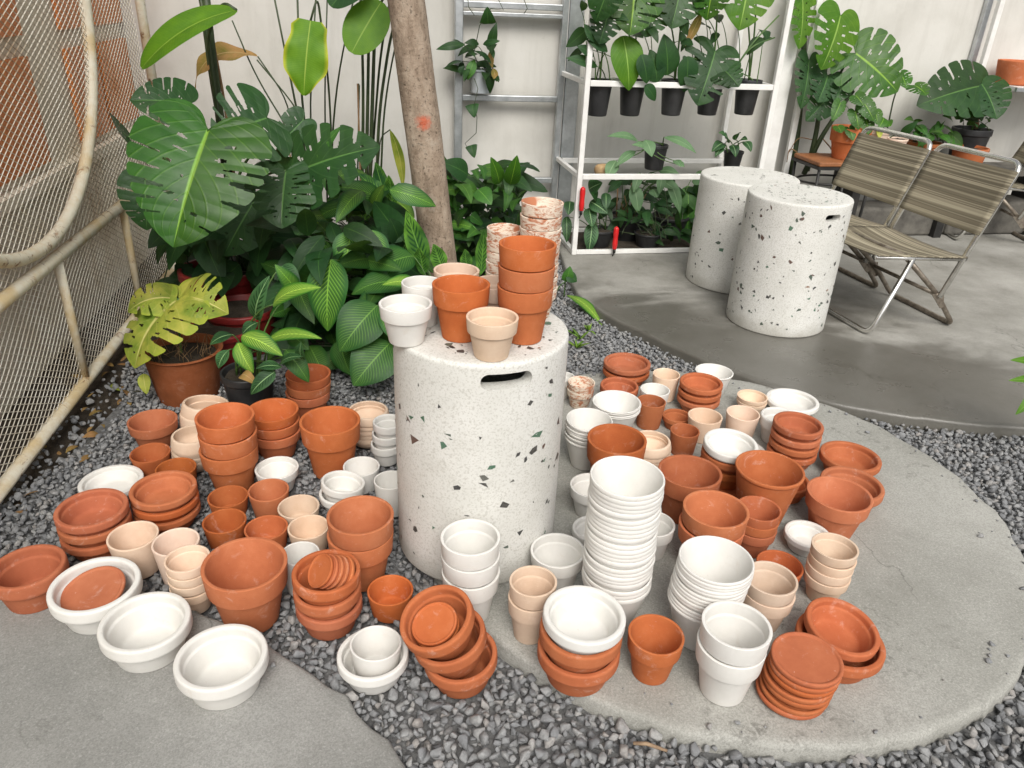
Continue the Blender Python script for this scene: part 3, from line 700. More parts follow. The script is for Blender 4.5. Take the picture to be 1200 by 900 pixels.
def potmesh(typ, mat, Rr, hp, pitch=0):
    key = (typ, mat, round(Rr, 5), round(hp, 5))
    if key in _meshes: return _meshes[key]
    H = hp / Rr; pr = prof_nest(H, pitch / Rr) if typ == 'nest' else prof_step(H) if typ == 'std' and mat in ('white', 'beige', 'rosy', 'taupe') else PROF[typ](H)
    mb = MB(); mb.lathe([(r * Rr, z * Rr) for r, z in pr], 56, wob=.004, seed=len(_meshes) * 1.7)
    me = bpy.data.meshes.new(KIND[typ]); me.from_pydata(mb.v, [], mb.f); me.materials.append(M[mat])
    me.polygons.foreach_set('use_smooth', [True] * len(me.polygons)); me.update()
    bm = bmesh.new(); bm.from_mesh(me); bmesh.ops.remove_doubles(bm, verts=bm.verts, dist=1e-6); bm.to_mesh(me); bm.free()
    _meshes[key] = me; return me
def putpot(typ, mat, me, loc, label, group, rot=(0, 0, 0)):
    k = KIND[typ]; o = bpy.data.objects.new(k, me); COL.objects.link(o)
    o.location = loc; o.rotation_euler = rot
    return tag(o, label, CAT[k], group)
COLN = dict(orange='orange terracotta', red='red terracotta', deep='dark terracotta', beige='beige', taupe='taupe', white='white', rosy='blush beige', weathered='whitewashed')
def grp(typ, mat): return COLN[mat].split()[-1] + ' ' + {'flowerpot': 'flowerpots', 'bowl_pot': 'bowl pots', 'cup_pot': 'cup pots', 'saucer': 'saucers', 'round_pot': 'round pots'}[KIND[typ]]
def stack(typ, mat, u, v, W, spec, n, noun, where, g=None, tilt=None, lean=(0, 0), hp=None, jit=1.0, base=None):
    """n nested pots whose top rim is W pixels wide round picture point (u, v); spec fixes the height"""
    if g is None: g = GRAV_Z
    loc, r, k = solve(u, v, W, spec, g, RB[typ])
    if base is not None: loc = Vector((base.x, base.y, g))
    Ht = k * r; pitch = 0
    if typ == 'nest':
        h1 = min(1.45 * r, Ht * .8) if n > 1 else Ht; pitch = (Ht - h1) / max(n - 1, 1)
    else:
        h1 = Ht / (1 + (n - 1) * PITCHF[typ]); pitch = h1 * PITCHF[typ]
    me = potmesh(typ, mat, r, h1, pitch or .1 * r)
    rng = random.Random(where); out = []
    zo = [0.0]
    for i in range(1, n): zo.append(zo[-1] + (pitch if typ != 'nest' else pitch * (1.55 if i % 5 == 3 else rng.uniform(.86, 1.0))))
    if typ == 'nest' and n > 1: zo = [z * (pitch * (n - 1)) / zo[-1] for z in zo]
    if where in OFF: loc = loc + Vector((OFF[where][0], OFF[where][1], 0))
    PLACED.append((where, loc.copy(), r, Ht, RB[typ], typ, n, h1))
    for i in range(n):
        j = .012 * r * jit; f = i
        rot = [rng.uniform(-.012, .012) * jit, rng.uniform(-.012, .012) * jit, rng.uniform(0, 6.28)]
        if tilt and i in tilt: rot[0] += tilt[i][0]; rot[1] += tilt[i][1]; rot[2] = 0
        p = loc + Vector((lean[0] * f + rng.uniform(-j, j) * (i > 0), lean[1] * f + rng.uniform(-j, j) * (i > 0), zo[i]))
        if n == 1: lab = f'{noun} {where}'
        else: lab = f'{ordn(i, n)} {noun} {where}'
        out.append(putpot(typ, mat, me, p, lab, grp(typ, mat), rot))
    FOOT.append((loc.x, loc.y, RB[typ] * r, g))
    return dict(loc=loc, r=r, top=g + Ht, objs=out, hp=h1, pitch=pitch, k=k)
b_ = lambda v: ('b', v)
k_ = lambda k: ('k', k)

# --- left of the stool, on the gravel
stack('pan','red', 107,594,79, b_(657),3, 'red terracotta bowl', 'of the left stack behind the white bowl holding a saucer')
stack('pan','red', 37,664,82, b_(718),1, 'red terracotta bowl', 'alone at the far left beside the concrete edge', g=SLAB_Z)
A = stack('pan','white', 109,685,100, b_(742),1, 'white bowl', 'holding one terracotta saucer, between red bowl and empty white bowl', g=SLAB_Z)
me = potmesh('flat','red', A['r']*.76, A['r']*.17)
putpot('flat','red', me, A['loc'] + Vector((-.004,-.004, A['hp']*.62)), 'red terracotta saucer lying tilted inside the white bowl at left', 'terracotta saucers', (R(12), R(-8), 0))
stack('pan','white', 165,724,101, b_(783),1, 'empty white bowl', 'middle of the three white bowls on the near grey concrete', g=SLAB_Z)
stack('pan','white', 259,768,105, b_(831),1, 'empty white bowl', 'nearest of the white bowls, alone on the grey concrete', g=SLAB_Z)
stack('pan','white', 135,560,70, b_(589),1, 'wide white bowl', 'behind the two red bowl stacks at left')
stack('pan','red', 191,571,74, b_(627),3, 'red terracotta bowl', 'of the stack right of the white bowl pair, behind beige cups')
stack('std','deep', 184,491,55, b_(529),1, 'dark terracotta pot with collar', 'on the gravel, farthest left of the rear pots')
stack('cyl','deep', 176,532,45, b_(562),1, 'small dark terracotta cup', 'in front of the farthest left collared pot')
stack('cyl','deep', 206,548,46, b_(585),1, 'small dark terracotta cup', 'half hidden behind the rim of the middle red bowl stack')
stack('belly','beige', 231,474,56, k_(1.5),2, 'round beige pot', 'of the pair under the big planted terracotta pot', tilt={1:(R(-7),R(6))})
stack('belly','beige', 219,507,50, k_(1.9),3, 'round beige pot', 'of the beige stack squeezed left of the tall orange stack', lean=(.003,-.004))
stack('std','orange', 263,487,67, b_(582),3, 'orange terracotta pot', 'of the tall stack in the left half, left of its twin')
stack('std','orange', 320,481,59, b_(541),3, 'orange terracotta pot', 'of the stack between the tall stack and the single wide pot', lean=(-.002,.003))
stack('std','red', 359,437,52, b_(492),3, 'red terracotta pot', 'of the rear stack right under the striped leaves', lean=(.003,0))
stack('std','orange', 386,492,70, b_(564),1, 'wide orange terracotta pot', 'with deep collar, right of the stack under striped leaves')
stack('belly','beige', 431,480,50, b_(526),5, 'round beige pot', 'of the stack behind the white stack by the stool')
stack('pan','white', 451,493,36, k_(3.1),3, 'small white bowl', 'of the stack touching the left side of the near stool', lean=(.005,0))
stack('std','white', 324,549,50, b_(582),1, 'small white pot', 'between orange stacks, behind two terracotta cups')
stack('cyl','white', 422,547,43, b_(581),1, 'white cup', 'behind the small white bowl pair left of the stool')
stack('pan','white', 400,563,51, b_(605),2, 'small white bowl', 'of the tilted pair between terracotta cups and white cups', tilt={1:(R(-4),R(7))})
stack('cyl','white', 458,562,40, b_(607),1, 'white cup', 'right up against the lower left of the near stool')
stack('cyl','deep', 269,581,46, b_(614),1, 'dark terracotta cup', 'in the back row of cups, below the tall orange stack')
stack('cyl','orange', 315,573,47, b_(610),1, 'orange terracotta cup', 'in the back row of cups, below the small white pot')
stack('cyl','beige', 348,592,48, b_(626),1, 'beige cup', 'behind another beige cup, left of the small white bowls')
stack('cyl','deep', 263,610,50, b_(648),1, 'dark terracotta cup', 'behind the left rim of the largest single orange pot')
stack('cyl','orange', 312,618,50, b_(654),1, 'orange terracotta cup', 'directly behind the largest single orange pot')
stack('cyl','beige', 361,617,48, b_(655),1, 'beige cup', 'left of the two-pot orange stack, in front of another')
stack('std','orange', 421,602,78, b_(694),2, 'big orange terracotta pot', 'of the pair just left of the near stool', lean=(.002,-.002))
stack('std','orange', 286,657,97, b_(742),1, 'largest single orange terracotta pot', 'behind the nearest white bowl')
stack('cyl','beige', 156,627,57, b_(679),1, 'beige cup', 'left of two, just behind the empty white bowl')
stack('cyl','rosy', 206,634,53, b_(690),1, 'blush beige cup', 'behind the short stack of small cream pots')
stack('std','beige', 223,655,51, b_(721),4, 'small cream pot', 'of the stack left of the largest single orange pot')
stack('cyl','white', 348,650,45, b_(703),1, 'tall white cup', 'between the largest orange pot and stack of bowls with saucers')
A = stack('pan','red', 382,668,79, b_(751),3, 'red terracotta bowl', 'of the stack that holds five tiny leaning saucers')
me = potmesh('flat','orange', A['r']*.52, A['r']*.15)
for i in range(5):
    putpot('flat','orange', me, A['loc'] + Vector((-.008 + .0115*i, .004 + .0008*i, A['top'] - A['loc'].z - A['r']*.12 - .0015*i)),
           f'{["leftmost","second","third","fourth","rightmost"][i]} of five tiny orange saucers leaning inside the red bowl', 'terracotta saucers', (R(26), R(-42 - 2*i), 0))
stack('cyl','orange', 457,691,54, b_(731),1, 'orange terracotta cup', 'alone between the saucer-topped stack and the leaning stack')
A = stack('pan','white', 437,765,83, b_(815),1, 'white bowl', 'on the gravel that holds one white cup')
me = potmesh('cyl','white', A['r']*.73, A['r']*1.05)
putpot('cyl','white', me, A['loc'] + Vector((.004,.004, A['r']*.10)), 'white cup standing inside the white bowl on the gravel', 'white cup pots', (R(-3), R(2), .4))
# leaning stack of three bowls: each one tipped further towards the left
q = gnd(540, 812, GRAV_Z); rr = .0735; hh = .072
me = potmesh('pan','red', rr, hh); base = Vector((q.x, q.y + .04, GRAV_Z)); PLACED.append(('LEAN', base.copy(), .083, .16, .8, 'fixed', 1, .16)); FOOT.append((base.x, base.y, rr*.75, GRAV_Z))
for i, (dx, dy, dz, rx, ry) in enumerate([(0, 0, 0, 3, -4), (-.016, .008, .046, 6, -11), (-.034, .014, .094, 13, -17)]):
    putpot('pan','red', me, base + Vector((dx, dy, dz)), f'{["bottom","middle","top"][i]} red terracotta bowl of the leaning stack at front centre', 'terracotta bowl pots', (R(rx), R(ry), 0))
TB = Matrix.Translation(base + Vector((-.034, .014, .094))) @ Matrix.Rotation(R(-17), 4, 'Y') @ Matrix.Rotation(R(13), 4, 'X')
me = potmesh('flat','orange', rr*.62, rr*.20)
for i in range(2):
    putpot('flat','orange', me, TB @ Vector((-.006, -.004, .030 + .0155*i)), f'{["lower","upper"][i]} orange saucer inside the top bowl of the leaning stack', 'terracotta saucers', (R(15 + 2*i), R(-16), 0))

# --- right of the stool, on the round slab
D = DISC_Z + .001
stack('std','white', 553,629,70, k_(3.35),3, 'white pot', 'of the three-pot stack in front of the near stool', g=D, lean=(-.001,.0))
stack('std','white', 650,642,64, k_(1.55),1, 'white pot', 'at the foot of the near stool behind the stacked bowls', g=D)
stack('std','taupe', 624,681,56, b_(756),2, 'taupe pot', 'of the pair left of the bowl stack topped with white', g=D, lean=(.002,.0))
A = stack('pan','red', 681,735,98, b_(817),2, 'red terracotta bowl', 'of the pair carrying a white bowl at front centre', g=D)
me = potmesh('pan','white', A['r']*.985, A['r']*.80)
putpot('pan','white', me, A['loc'] + Vector((.002,.002, A['pitch'] + A['hp']*.62)), 'white bowl on top of two red terracotta bowls at front centre', 'white bowl pots', (R(1.5), R(1), 1))
stack('nest','white', 738,557,88, b_(738),23, 'white pot', 'of the tallest white stack', g=D, lean=(-.0002,0), jit=.8)
stack('std','white', 698,565,52, b_(606),1, 'white pot', 'behind the left side of the tallest white stack', g=D)
stack('pan','white', 697,619,52, k_(.9),1, 'low white bowl', 'peeping out left of the tallest white stack', g=D)
stack('std','white', 766,613,51, b_(658),1, 'white pot', 'peeping out right of the tallest white stack', g=D)
stack('nest','white', 691,491,55, b_(552),8, 'white pot', 'of the stack touching the right side of the near stool', g=D, jit=2)
stack('nest','white', 723,470,57, b_(514),7, 'white pot', 'of the stack behind the dark wide pot near the stool', g=D)
stack('std','weathered', 681,447,32, b_(480),2, 'small whitewashed pot', 'of the flaking pair at the upper right of the stool', g=D)
stack('std','white', 661,441,26, k_(2.0),1, 'small white pot', 'almost hidden behind the right edge of the near stool', g=D)
stack('pan','red', 735,424,55, b_(455),2, 'red terracotta bowl', 'of the rearmost pair right of the stool', g=D)
stack('pan','red', 726,451,45, k_(1.0),1, 'small red terracotta bowl', 'in front of the rearmost bowl pair', g=D)
stack('cyl','beige', 780,439,32, b_(473),1, 'beige cup', 'in the back row between red bowls', g=D)
stack('cyl','white', 769,455,35, b_(484),1, 'white cup', 'behind the slim dark terracotta cup', g=D)
stack('cyl','deep', 767,470,34, b_(505),1, 'slim dark terracotta cup', 'in front of the white cup in the back rows', g=D)
stack('pan','red', 822,447,50, b_(487),3, 'red terracotta bowl', 'of the stack in front of the tall conical white pot', g=D)
stack('cone','white', 837,435,44, b_(467),1, 'tall conical white pot', 'with plain rim in the back row', g=D)
stack('cyl','beige', 816,483,40, b_(516),1, 'beige cup', 'between the bowl stack and the white bowl on saucers', g=D)
stack('pan','deep', 800,490,34, k_(.9),1, 'small dark terracotta bowl', 'half hidden behind the beige cup', g=D)
stack('cyl','deep', 803,504,34, b_(536),1, 'dark terracotta cup', 'just left of the white bowl that tops terracotta bowls', g=D)
# white bowl on two terracotta bowls on a pile of saucers
A = stack('flat','red', 852,566,56, b_(590),5, 'red saucer', 'of the pile under the bowls topped by white', g=D)
A2 = stack('pan','deep', 850,526,62, k_(1.25),2, 'dark terracotta bowl', 'of the pair between saucer pile and white bowl', g=A['top'] + .001, base=A['loc'])
me = potmesh('pan','white', A2['r']*1.0, A2['r']*.78)
putpot('pan','white', me, A2['loc'] + Vector((0,0, A2['pitch'] + A2['hp']*.55)), 'white bowl topping the dark bowls and saucer pile right of centre', 'white bowl pots', (R(2), R(-2), 1))
stack('pan','red', 935,494,57, b_(551),4, 'red terracotta bowl', 'of the four-bowl stack in front of the white rear bowls', g=D)
stack('pan','white', 929,468,60, b_(492),1, 'white bowl', 'rearmost on the slab, next to the grey gravel', g=D)
stack('pan','white', 913,488,46, b_(524),1, 'white bowl', 'mostly hidden behind the four-bowl red stack', g=D)
stack('saucer','white', 873,527,48, k_(.4),1, 'flat white saucer', 'lying between the white-topped pile and the red stack', g=D)
stack('std','beige', 882,464,35, b_(486),2, 'small cream pot', 'of the rear pair left of the rearmost white bowl', g=D)
stack('cyl','rosy', 874,484,39, b_(518),1, 'blush beige cup', 'in front of the small cream pair at the rear', g=D)
stack('std','deep', 720,516,70, b_(590),1, 'wide dark terracotta pot', 'behind the tallest white stack', g=D)
stack('belly','beige', 763,515,50, k_(1.7),4, 'round beige pot', 'of the stack beside the wide dark pot', g=D)
stack('std','deep', 809,552,74, b_(616),1, 'wide dark terracotta pot', 'right of the tallest white stack', g=D)
stack('std','orange', 838,596,77, b_(676),2, 'orange terracotta pot', 'of the pair behind the slanting white stack', g=D, lean=(.003,0))
stack('cone','red', 899,546,79, b_(622),1, 'wide red terracotta pot', 'without collar, right of the white-topped saucer pile', g=D)
stack('pan','red', 922,562,54, b_(590),1, 'red terracotta bowl', 'peeping out behind the wide collarless pot', g=D)
stack('std','red', 890,595,51, b_(653),3, 'small red terracotta pot', 'of the stack in front of the wide collarless pot', g=D)
stack('pan','red', 997,534,69, b_(565),1, 'red terracotta bowl', 'rearmost of the right-hand group, open towards the gravel', g=D)
stack('pan','red', 998,566,72, b_(603),1, 'red terracotta bowl', 'half hidden behind the big bright orange pot', g=D)
stack('std','orange', 985,577,74, b_(632),1, 'big bright orange terracotta pot', 'at the right in front of two bowls', g=D)
stack('pan','white', 947,625,53, b_(652),1, 'low white bowl', 'behind the cream pot stack at right', g=D)
stack('std','beige', 979,640,53, b_(708),4, 'small cream pot', 'of the stack at right behind the two nested red bowls', g=D)
stack('nest','white', 835,655,88, b_(764),13, 'white pot', 'of the slanting white stack behind the tall white pair', g=D, lean=(.0008,0), jit=.8)
stack('std','white', 863,731,81, b_(826),2, 'tall white pot', 'of the front right pair beside the saucer pile', g=D)
stack('std','orange', 769,743,66, b_(803),1, 'single orange terracotta pot', 'alone at front between the white stacks', g=D)
stack('std','taupe', 904,677,61, b_(742),2, 'taupe pot', 'of the pair between white stack and cream stack', g=D)
stack('cyl','red', 914,661,54, b_(700),1, 'red terracotta cup', 'behind the taupe pair', g=D)
A = stack('pan','red', 984,748,100, b_(798),1, 'lower red terracotta bowl', 'of the nested two at the front right', g=D)
me = potmesh('pan','red', A['r']*.86, A['r']*.62)
putpot('pan','red', me, A['loc'] + Vector((-.006,.010, A['hp']*.62)), 'upper red terracotta bowl tipped inside another at the front right', 'terracotta bowl pots', (R(6), R(7), 0))
stack('flat','red', 940,768,82, b_(840),7, 'red terracotta saucer', 'of the slanting saucer pile at front right', g=D, lean=(.0022,-.0004), jit=2.5)

# ------------------------------------------------------------------ terrazzo stools
def stool(u, v, W, vb, g, slot_px, nchip, seed, label, slot_w=.11, slot_h=.038, cs=.012):
    loc, r, k = solve(u, v, W, b_(vb), g, 1.0); H = k * r
    th = .035; mb = MB()
    pr = fillet([(r-.02,0),(r,0),(r,H),(r-.03,H)], [0,.006,.010,0], 4)
    pr = [tuple(p) for p in pr]; rows = []
    for i, p in enumerate(pr):                          # subdivide the tall wall
        rows.append(p)
        if i + 1 < len(pr) and abs(pr[i+1][1] - p[1]) > .1:
            for q in range(1, 12): rows.append((p[0], p[1] + (pr[i+1][1] - p[1]) * q / 12))
    prof = rows + [(0.0, H)]
    inner = [(0, H - .016), (r - th, H - .016), (r - th, .0)]
    mb.lathe(prof, 128); nb = len(mb.v)
    mb.lathe(inner + [(r - .02, 0)], 128)
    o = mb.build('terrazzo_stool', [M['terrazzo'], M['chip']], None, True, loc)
    bm = bmesh.new(); bm.from_mesh(o.data); bmesh.ops.remove_doubles(bm, verts=bm.verts, dist=1e-5); bmesh.ops.recalc_face_normals(bm, faces=bm.faces); bm.to_mesh(o.data); bm.free()
    # hand slot cut right through the wall
    P = None; d = ray(*slot_px); c2 = loc.xy                # hit the cylinder
    ox, oy = C0.x - c2.x, C0.y - c2.y; A_ = d.x**2 + d.y**2; B_ = 2*(ox*d.x + oy*d.y); C_ = ox*ox + oy*oy - r*r
    t = (-B_ - math.sqrt(max(B_*B_ - 4*A_*C_, 0))) / (2*A_); P = C0 + d * t; ang = math.atan2(P.y - loc.y, P.x - loc.x); zs = P.z - g
    cb = MB(); hw_, hh_ = slot_w / 2, slot_h / 2; ol = []
    for i in range(16):
        a = math.pi * i / 15 - math.pi / 2; ol.append((hw_ - hh_ + hh_ * math.cos(a), hh_ * math.sin(a)))
    ol += [(-x, -y) for x, y in ol]
    X = Vector((math.cos(ang), math.sin(ang), 0)); Yv = Vector((-math.sin(ang), math.cos(ang), 0)); n = len(ol)
    vs = [X * q + Yv * x + Vector((0, 0, zs + y)) for q in (r - .09, r + .05) for x, y in ol]
    cb.add(vs, [tuple(range(n))[::-1], tuple(range(n, 2*n))] + [(i, (i+1) % n, n + (i+1) % n, n + i) for i in range(n)])
    co = cb.build('cutter', M['terrazzo'], None, False, loc)
    bm = bmesh.new(); bm.from_mesh(co.data); bmesh.ops.recalc_face_normals(bm, faces=bm.faces); bm.to_mesh(co.data); bm.free()
    md = o.modifiers.new('slot', 'BOOLEAN'); md.object = co; md.operation = 'DIFFERENCE'; md.solver = 'EXACT'
    bpy.context.view_layer.update()
    me = bpy.data.meshes.new_from_object(o.evaluated_get(bpy.context.evaluated_depsgraph_get()))
    o.modifiers.clear(); o.data = me; bpy.data.objects.remove(co)
    # chips: angular shards let into the surface
    rng = random.Random(seed); cm = MB()
    def shard(sz):
        n = rng.choice((3, 4, 4, 5)); el = rng.uniform(.35, .95); rt = rng.uniform(0, 6.28); pts = []
        a0 = 0
        for i in range(n):
            a = 2*math.pi*(i + rng.uniform(-.32, .32))/n; q = sz * rng.uniform(.6, 1.15)
            x, y = q*math.cos(a), q*math.sin(a)*el; pts.append((x*math.cos(rt)-y*math.sin(rt), x*math.sin(rt)+y*math.cos(rt)))
        return pts
    for i in range(nchip):
        a = rng.uniform(0, 6.28); z = rng.uniform(.02, H - .02); sz = (.0045 + cs * rng.random() ** 1.5)
        if abs(((a - ang + math.pi) % (2*math.pi)) - math.pi) * r < slot_w*.7 and abs(z - zs) < slot_h*1.1: continue
        pts = [(p[0], max(.004, min(H-.012, z + p[1])) - z) for p in shard(sz)]; rr = r + .0007
        cm.add([(rr*math.cos(a+x/r), rr*math.sin(a+x/r), z+y) for x, y in pts], [tuple(range(len(pts)))], 1)
    for i in range(int(nchip*.55)):
        a = rng.uniform(0, 6.28); q = (r-.02)*math.sqrt(rng.random()); sz = (.003 + cs * .75 * rng.random() ** 2.4)
        pts = shard(sz); cm.add([(q*math.cos(a)+x, q*math.sin(a)+y, H+.0007) for x, y in pts], [tuple(range(len(pts)))], 1)
    co = cm.build('chips', [M['terrazzo'], M['chip']], None, False, loc)
    bm = bmesh.new(); bm.from_mesh(me); bm.from_mesh(co.data); bm.to_mesh(me); bm.free(); bpy.data.objects.remove(co)
    bm = bmesh.new(); bm.from_mesh(me)
    for e in bm.edges:
        if len(e.link_faces) == 2 and e.calc_face_angle(0) > R(35): e.smooth = False
    bm.to_mesh(me); bm.free()
    tag(o, label, 'stool', 'terrazzo drum stools')
    PLACED.append((label, loc.copy(), r, H, 1.0, 'stool', 1, H)); FOOT.append((loc.x, loc.y, r, g))
    return dict(loc=loc, r=r, top=g + H)
ST = stool(564, 383, 206, 688, D, (595, 447), 150, 5, 'nearest terrazzo drum stool with pots on top and a hand slot', .108, .034, .0135)
PZ = PATIO_Z + .001
stool(879, 206, 113, 345, PZ, (760, 250), 110, 9, 'rear terrazzo drum stool half hidden behind the other by the shelf', .09, .03)
stool(938, 227, 119, 394, PZ, (977, 256), 300, 12, 'heavily chipped terrazzo drum stool standing beside the striped chairs', .07, .026, .0085)

# --- pots on the stool top
T = ST['top'] + .001
stack('std','white', 479,352,62, b_(404),1, 'white pot', 'at the front left of the stool top', g=T)
stack('std','white', 498,332,50, b_(386),1, 'white pot', 'second row left on the stool top', g=T)
stack('std','rosy', 532,318,54, k_(2.0),1, 'blush beige pot', 'behind the single orange pot on the stool top', g=T)
stack('std','orange', 543,332,68, b_(402),1, 'single orange terracotta pot', 'in the middle of the stool top', g=T)
stack('std','beige', 576,370,62, b_(424),1, 'cream pot', 'at the front edge of the stool top', g=T)
stack('std','orange', 619,285,68, b_(405),3, 'orange terracotta pot', 'of the stack on the stool top', g=T)
stack('std','taupe', 577,328,50, k_(2.0),1, 'taupe pot', 'behind cream and orange pots on the stool top', g=T)
stack('std','weathered', 591,269,42, b_(369),6, 'flaking whitewashed pot', 'of the shorter weathered stack on the stool top', g=T)
stack('std','weathered', 633,236,50, b_(375),8, 'flaking whitewashed pot', 'of the tallest weathered stack on the stool top', g=T)

# ------------------------------------------------------------------ gravel
rng = np.random.default_rng(4)
def hull(seed):
    r_ = random.Random(seed); bm = bmesh.new(); sx, sy, sz = 1, r_.uniform(.6, .95), r_.uniform(.42, .75)
    for i in range(15):
        v = Vector((r_.gauss(0, 1), r_.gauss(0, 1), r_.gauss(0, 1))).normalized() * r_.uniform(.82, 1.08)
        bm.verts.new((v.x * sx, v.y * sy, v.z * sz))
    q = bmesh.ops.convex_hull(bm, input=bm.verts)
    bmesh.ops.delete(bm, geom=[g for g in set(q.get('geom_interior', []) + q.get('geom_unused', [])) if isinstance(g, bmesh.types.BMVert)], context='VERTS')
    e = [x for x in bm.edges if len(x.link_faces) == 2 and x.calc_face_angle(0) > .35]
    bmesh.ops.bevel(bm, geom=e, offset=.07, segments=1, affect='EDGES', clamp_overlap=True)
    bmesh.ops.triangulate(bm, faces=bm.faces)
    bm.verts.index_update()
    V = np.array([v.co[:] for v in bm.verts]); Fc = np.array([[v.index for v in f.verts] for f in bm.faces]); bm.free(); return V, Fc
HULLS = [hull(i) for i in range(28)]
def inpoly(x, y, P):
    c = False; j = len(P) - 1
    for i in range(len(P)):
        if (P[i][1] > y) != (P[j][1] > y) and x < (P[j][0]-P[i][0])*(y-P[i][1])/(P[j][1]-P[i][1])+P[i][0]: c = not c
        j = i
    return c
VV = []; FF = []; nb = 0; cnt = 0
r_ = random.Random(12)
def edge_left(y): return -1.255 + .06 * math.sin(y * 7) - .07 * max(0, y - 1.6)
for layer in range(3):
    cell = {}
    for tr in range((150000, 90000, 60000)[layer]):
        x = r_.uniform(-1.42, 2.5); y = r_.uniform(.70, 3.9)
        sz = (.0058 + .0078 * r_.random() ** 1.3) * (1.18 if y < 1.4 else 1)
        if x < edge_left(y) and (layer or r_.random() > .10 or y > 2.4): continue
        if y > 2.62 + .08 * math.sin(x * 9) and x < -.1 - .06 * math.sin(y * 9): continue
        if y > 2.45 and x < -.75 and (layer or r_.random() > .08): continue
        dd = math.hypot(x - DC.x, y - DC.y)
        if dd < DR + sz * .55: continue
        if math.hypot(x - NC.x, y - NC.y) < NR + sz * .5: continue
        if inpoly(x, y, PAT): continue
        if y > 2.0 and dd > DR + .9 and x > 1.9: continue
        if any(g_ < .03 and (x-fx)**2 + (y-fy)**2 < (fr * .97 + sz * .75)**2 for fx, fy, fr, g_ in FOOT): continue
        # keep only what the frame (with a margin) could see
        px, py, pz = proj(Vector((x, y, 0)))
        if not (-140 < px < 1560 and py < 1010): continue
        ck = (int(x / .03), int(y / .03)); ok = True
        for i in (-1, 0, 1):
            for j in (-1, 0, 1):
                for (a, b, c) in cell.get((ck[0]+i, ck[1]+j), ()):
                    if (a-x)**2 + (b-y)**2 < ((c + sz) * (.80 if layer else .68))**2: ok = False; break
                if not ok: break
            if not ok: break
        if not ok: continue
        cell.setdefault(ck, []).append((x, y, sz))
        V, Fc = HULLS[r_.randrange(28)]
        e = Matrix.Rotation(r_.uniform(0, 6.28), 3, 'Z') @ Matrix.Rotation(r_.gauss(0, .5), 3, 'X') @ Matrix.Rotation(r_.gauss(0, .5), 3, 'Y')
        z = .002 + .0085 * layer + r_.uniform(-.001, .004)
        P = (V * sz * 1.12) @ np.array(e).T + np.array([x, y, z]); VV.append(P); FF.append(Fc + nb); nb += len(V); cnt += 1
for tr in range(170):          # stones kicked up on the slabs, close to their edges
    a = r_.uniform(0, 6.28); q = abs(r_.gauss(0, .035)) + .014
    if tr % 3: x, y, z0 = DC.x + (DR - q) * math.cos(a), DC.y + (DR - q) * math.sin(a), DISC_Z
    else: x, y, z0 = NC.x + (NR - q) * math.cos(a), NC.y + (NR - q) * math.sin(a), SLAB_Z
    px, py, pz = proj(Vector((x, y, 0)))
    if not (-60 < px < 1260 and 380 < py < 940) or any((x-fx)**2 + (y-fy)**2 < (fr + .012)**2 for fx, fy, fr, g_ in FOOT): continue
    V, Fc = HULLS[r_.randrange(28)]; sz = .0025 + .0075 * r_.random() ** 2.5
    e = Matrix.Rotation(r_.uniform(0, 6.28), 3, 'Z')
    VV.append((V * sz) @ np.array(e).T + np.array([x, y, z0 + sz * .45])); FF.append(Fc + nb); nb += len(V)
VV = np.concatenate(VV); FF = np.concatenate(FF)
me = bpy.data.meshes.new('gravel'); me.vertices.add(len(VV)); me.vertices.foreach_set('co', VV.astype(np.float32).ravel())
me.loops.add(len(FF) * 3); me.loops.foreach_set('vertex_index', FF.astype(np.int32).ravel())
me.polygons.add(len(FF)); me.polygons.foreach_set('loop_start', np.arange(0, len(FF) * 3, 3, dtype=np.int32)); me.polygons.foreach_set('loop_total', np.full(len(FF), 3, dtype=np.int32))
me.update(calc_edges=True); me.materials.append(M['stone'])
go = bpy.data.objects.new('gravel', me); COL.objects.link(go)
tag(go, 'loose grey crushed stone filling the channel around the concrete slabs', 'gravel', kind='stuff')
print('stones', cnt, len(FF))

# leaf litter on the soil along the fence
b = MB(); g_ = random.Random(31)
for i in range(70):
    y = g_.uniform(1.3, 3.3); x = edge_left(y) - g_.uniform(-.06, .16)
    q = Vector((x, y, g_.uniform(.004, .02))); a_ = g_.uniform(0, 6.28); ln = g_.uniform(.02, .055)
    leaf(b, q, q + Vector((ln * math.cos(a_), ln * math.sin(a_), g_.uniform(-.004, .012))), (g_.gauss(0, .3), g_.gauss(0, .3), 1), ln * .45, hw_lance, bend=g_.uniform(-.1, .3), NL=6, NW=1)
tag(b.build('leaf_litter', L['brown']), 'dry brown leaf litter scattered on the soil along the fence', 'leaf litter', kind='stuff')
b = MB(); b.add([wp(SL_ - .02, PATIO_Z + .004, .02) for SL_ in (.0, 1.1)] + [wp(1.1, PATIO_Z + .004, .46), wp(-.02, PATIO_Z + .004, .46)], [(0, 1, 2, 3)][::1])
tag(b.build('soil_bed', M['soil'], None, False), kind='structure')

# dry twig on the gravel, near the front
b = MB(); p = gnd(742, 871, .03); q = gnd(782, 880, .026)
b.tube([p, p.lerp(q, .4) + Vector((0, .004, .002)), q], [.0032, .004, .0028], 7); tag(b.build('twig', M['twig']), 'short dry brown twig lying on the gravel at the front edge', 'twig')

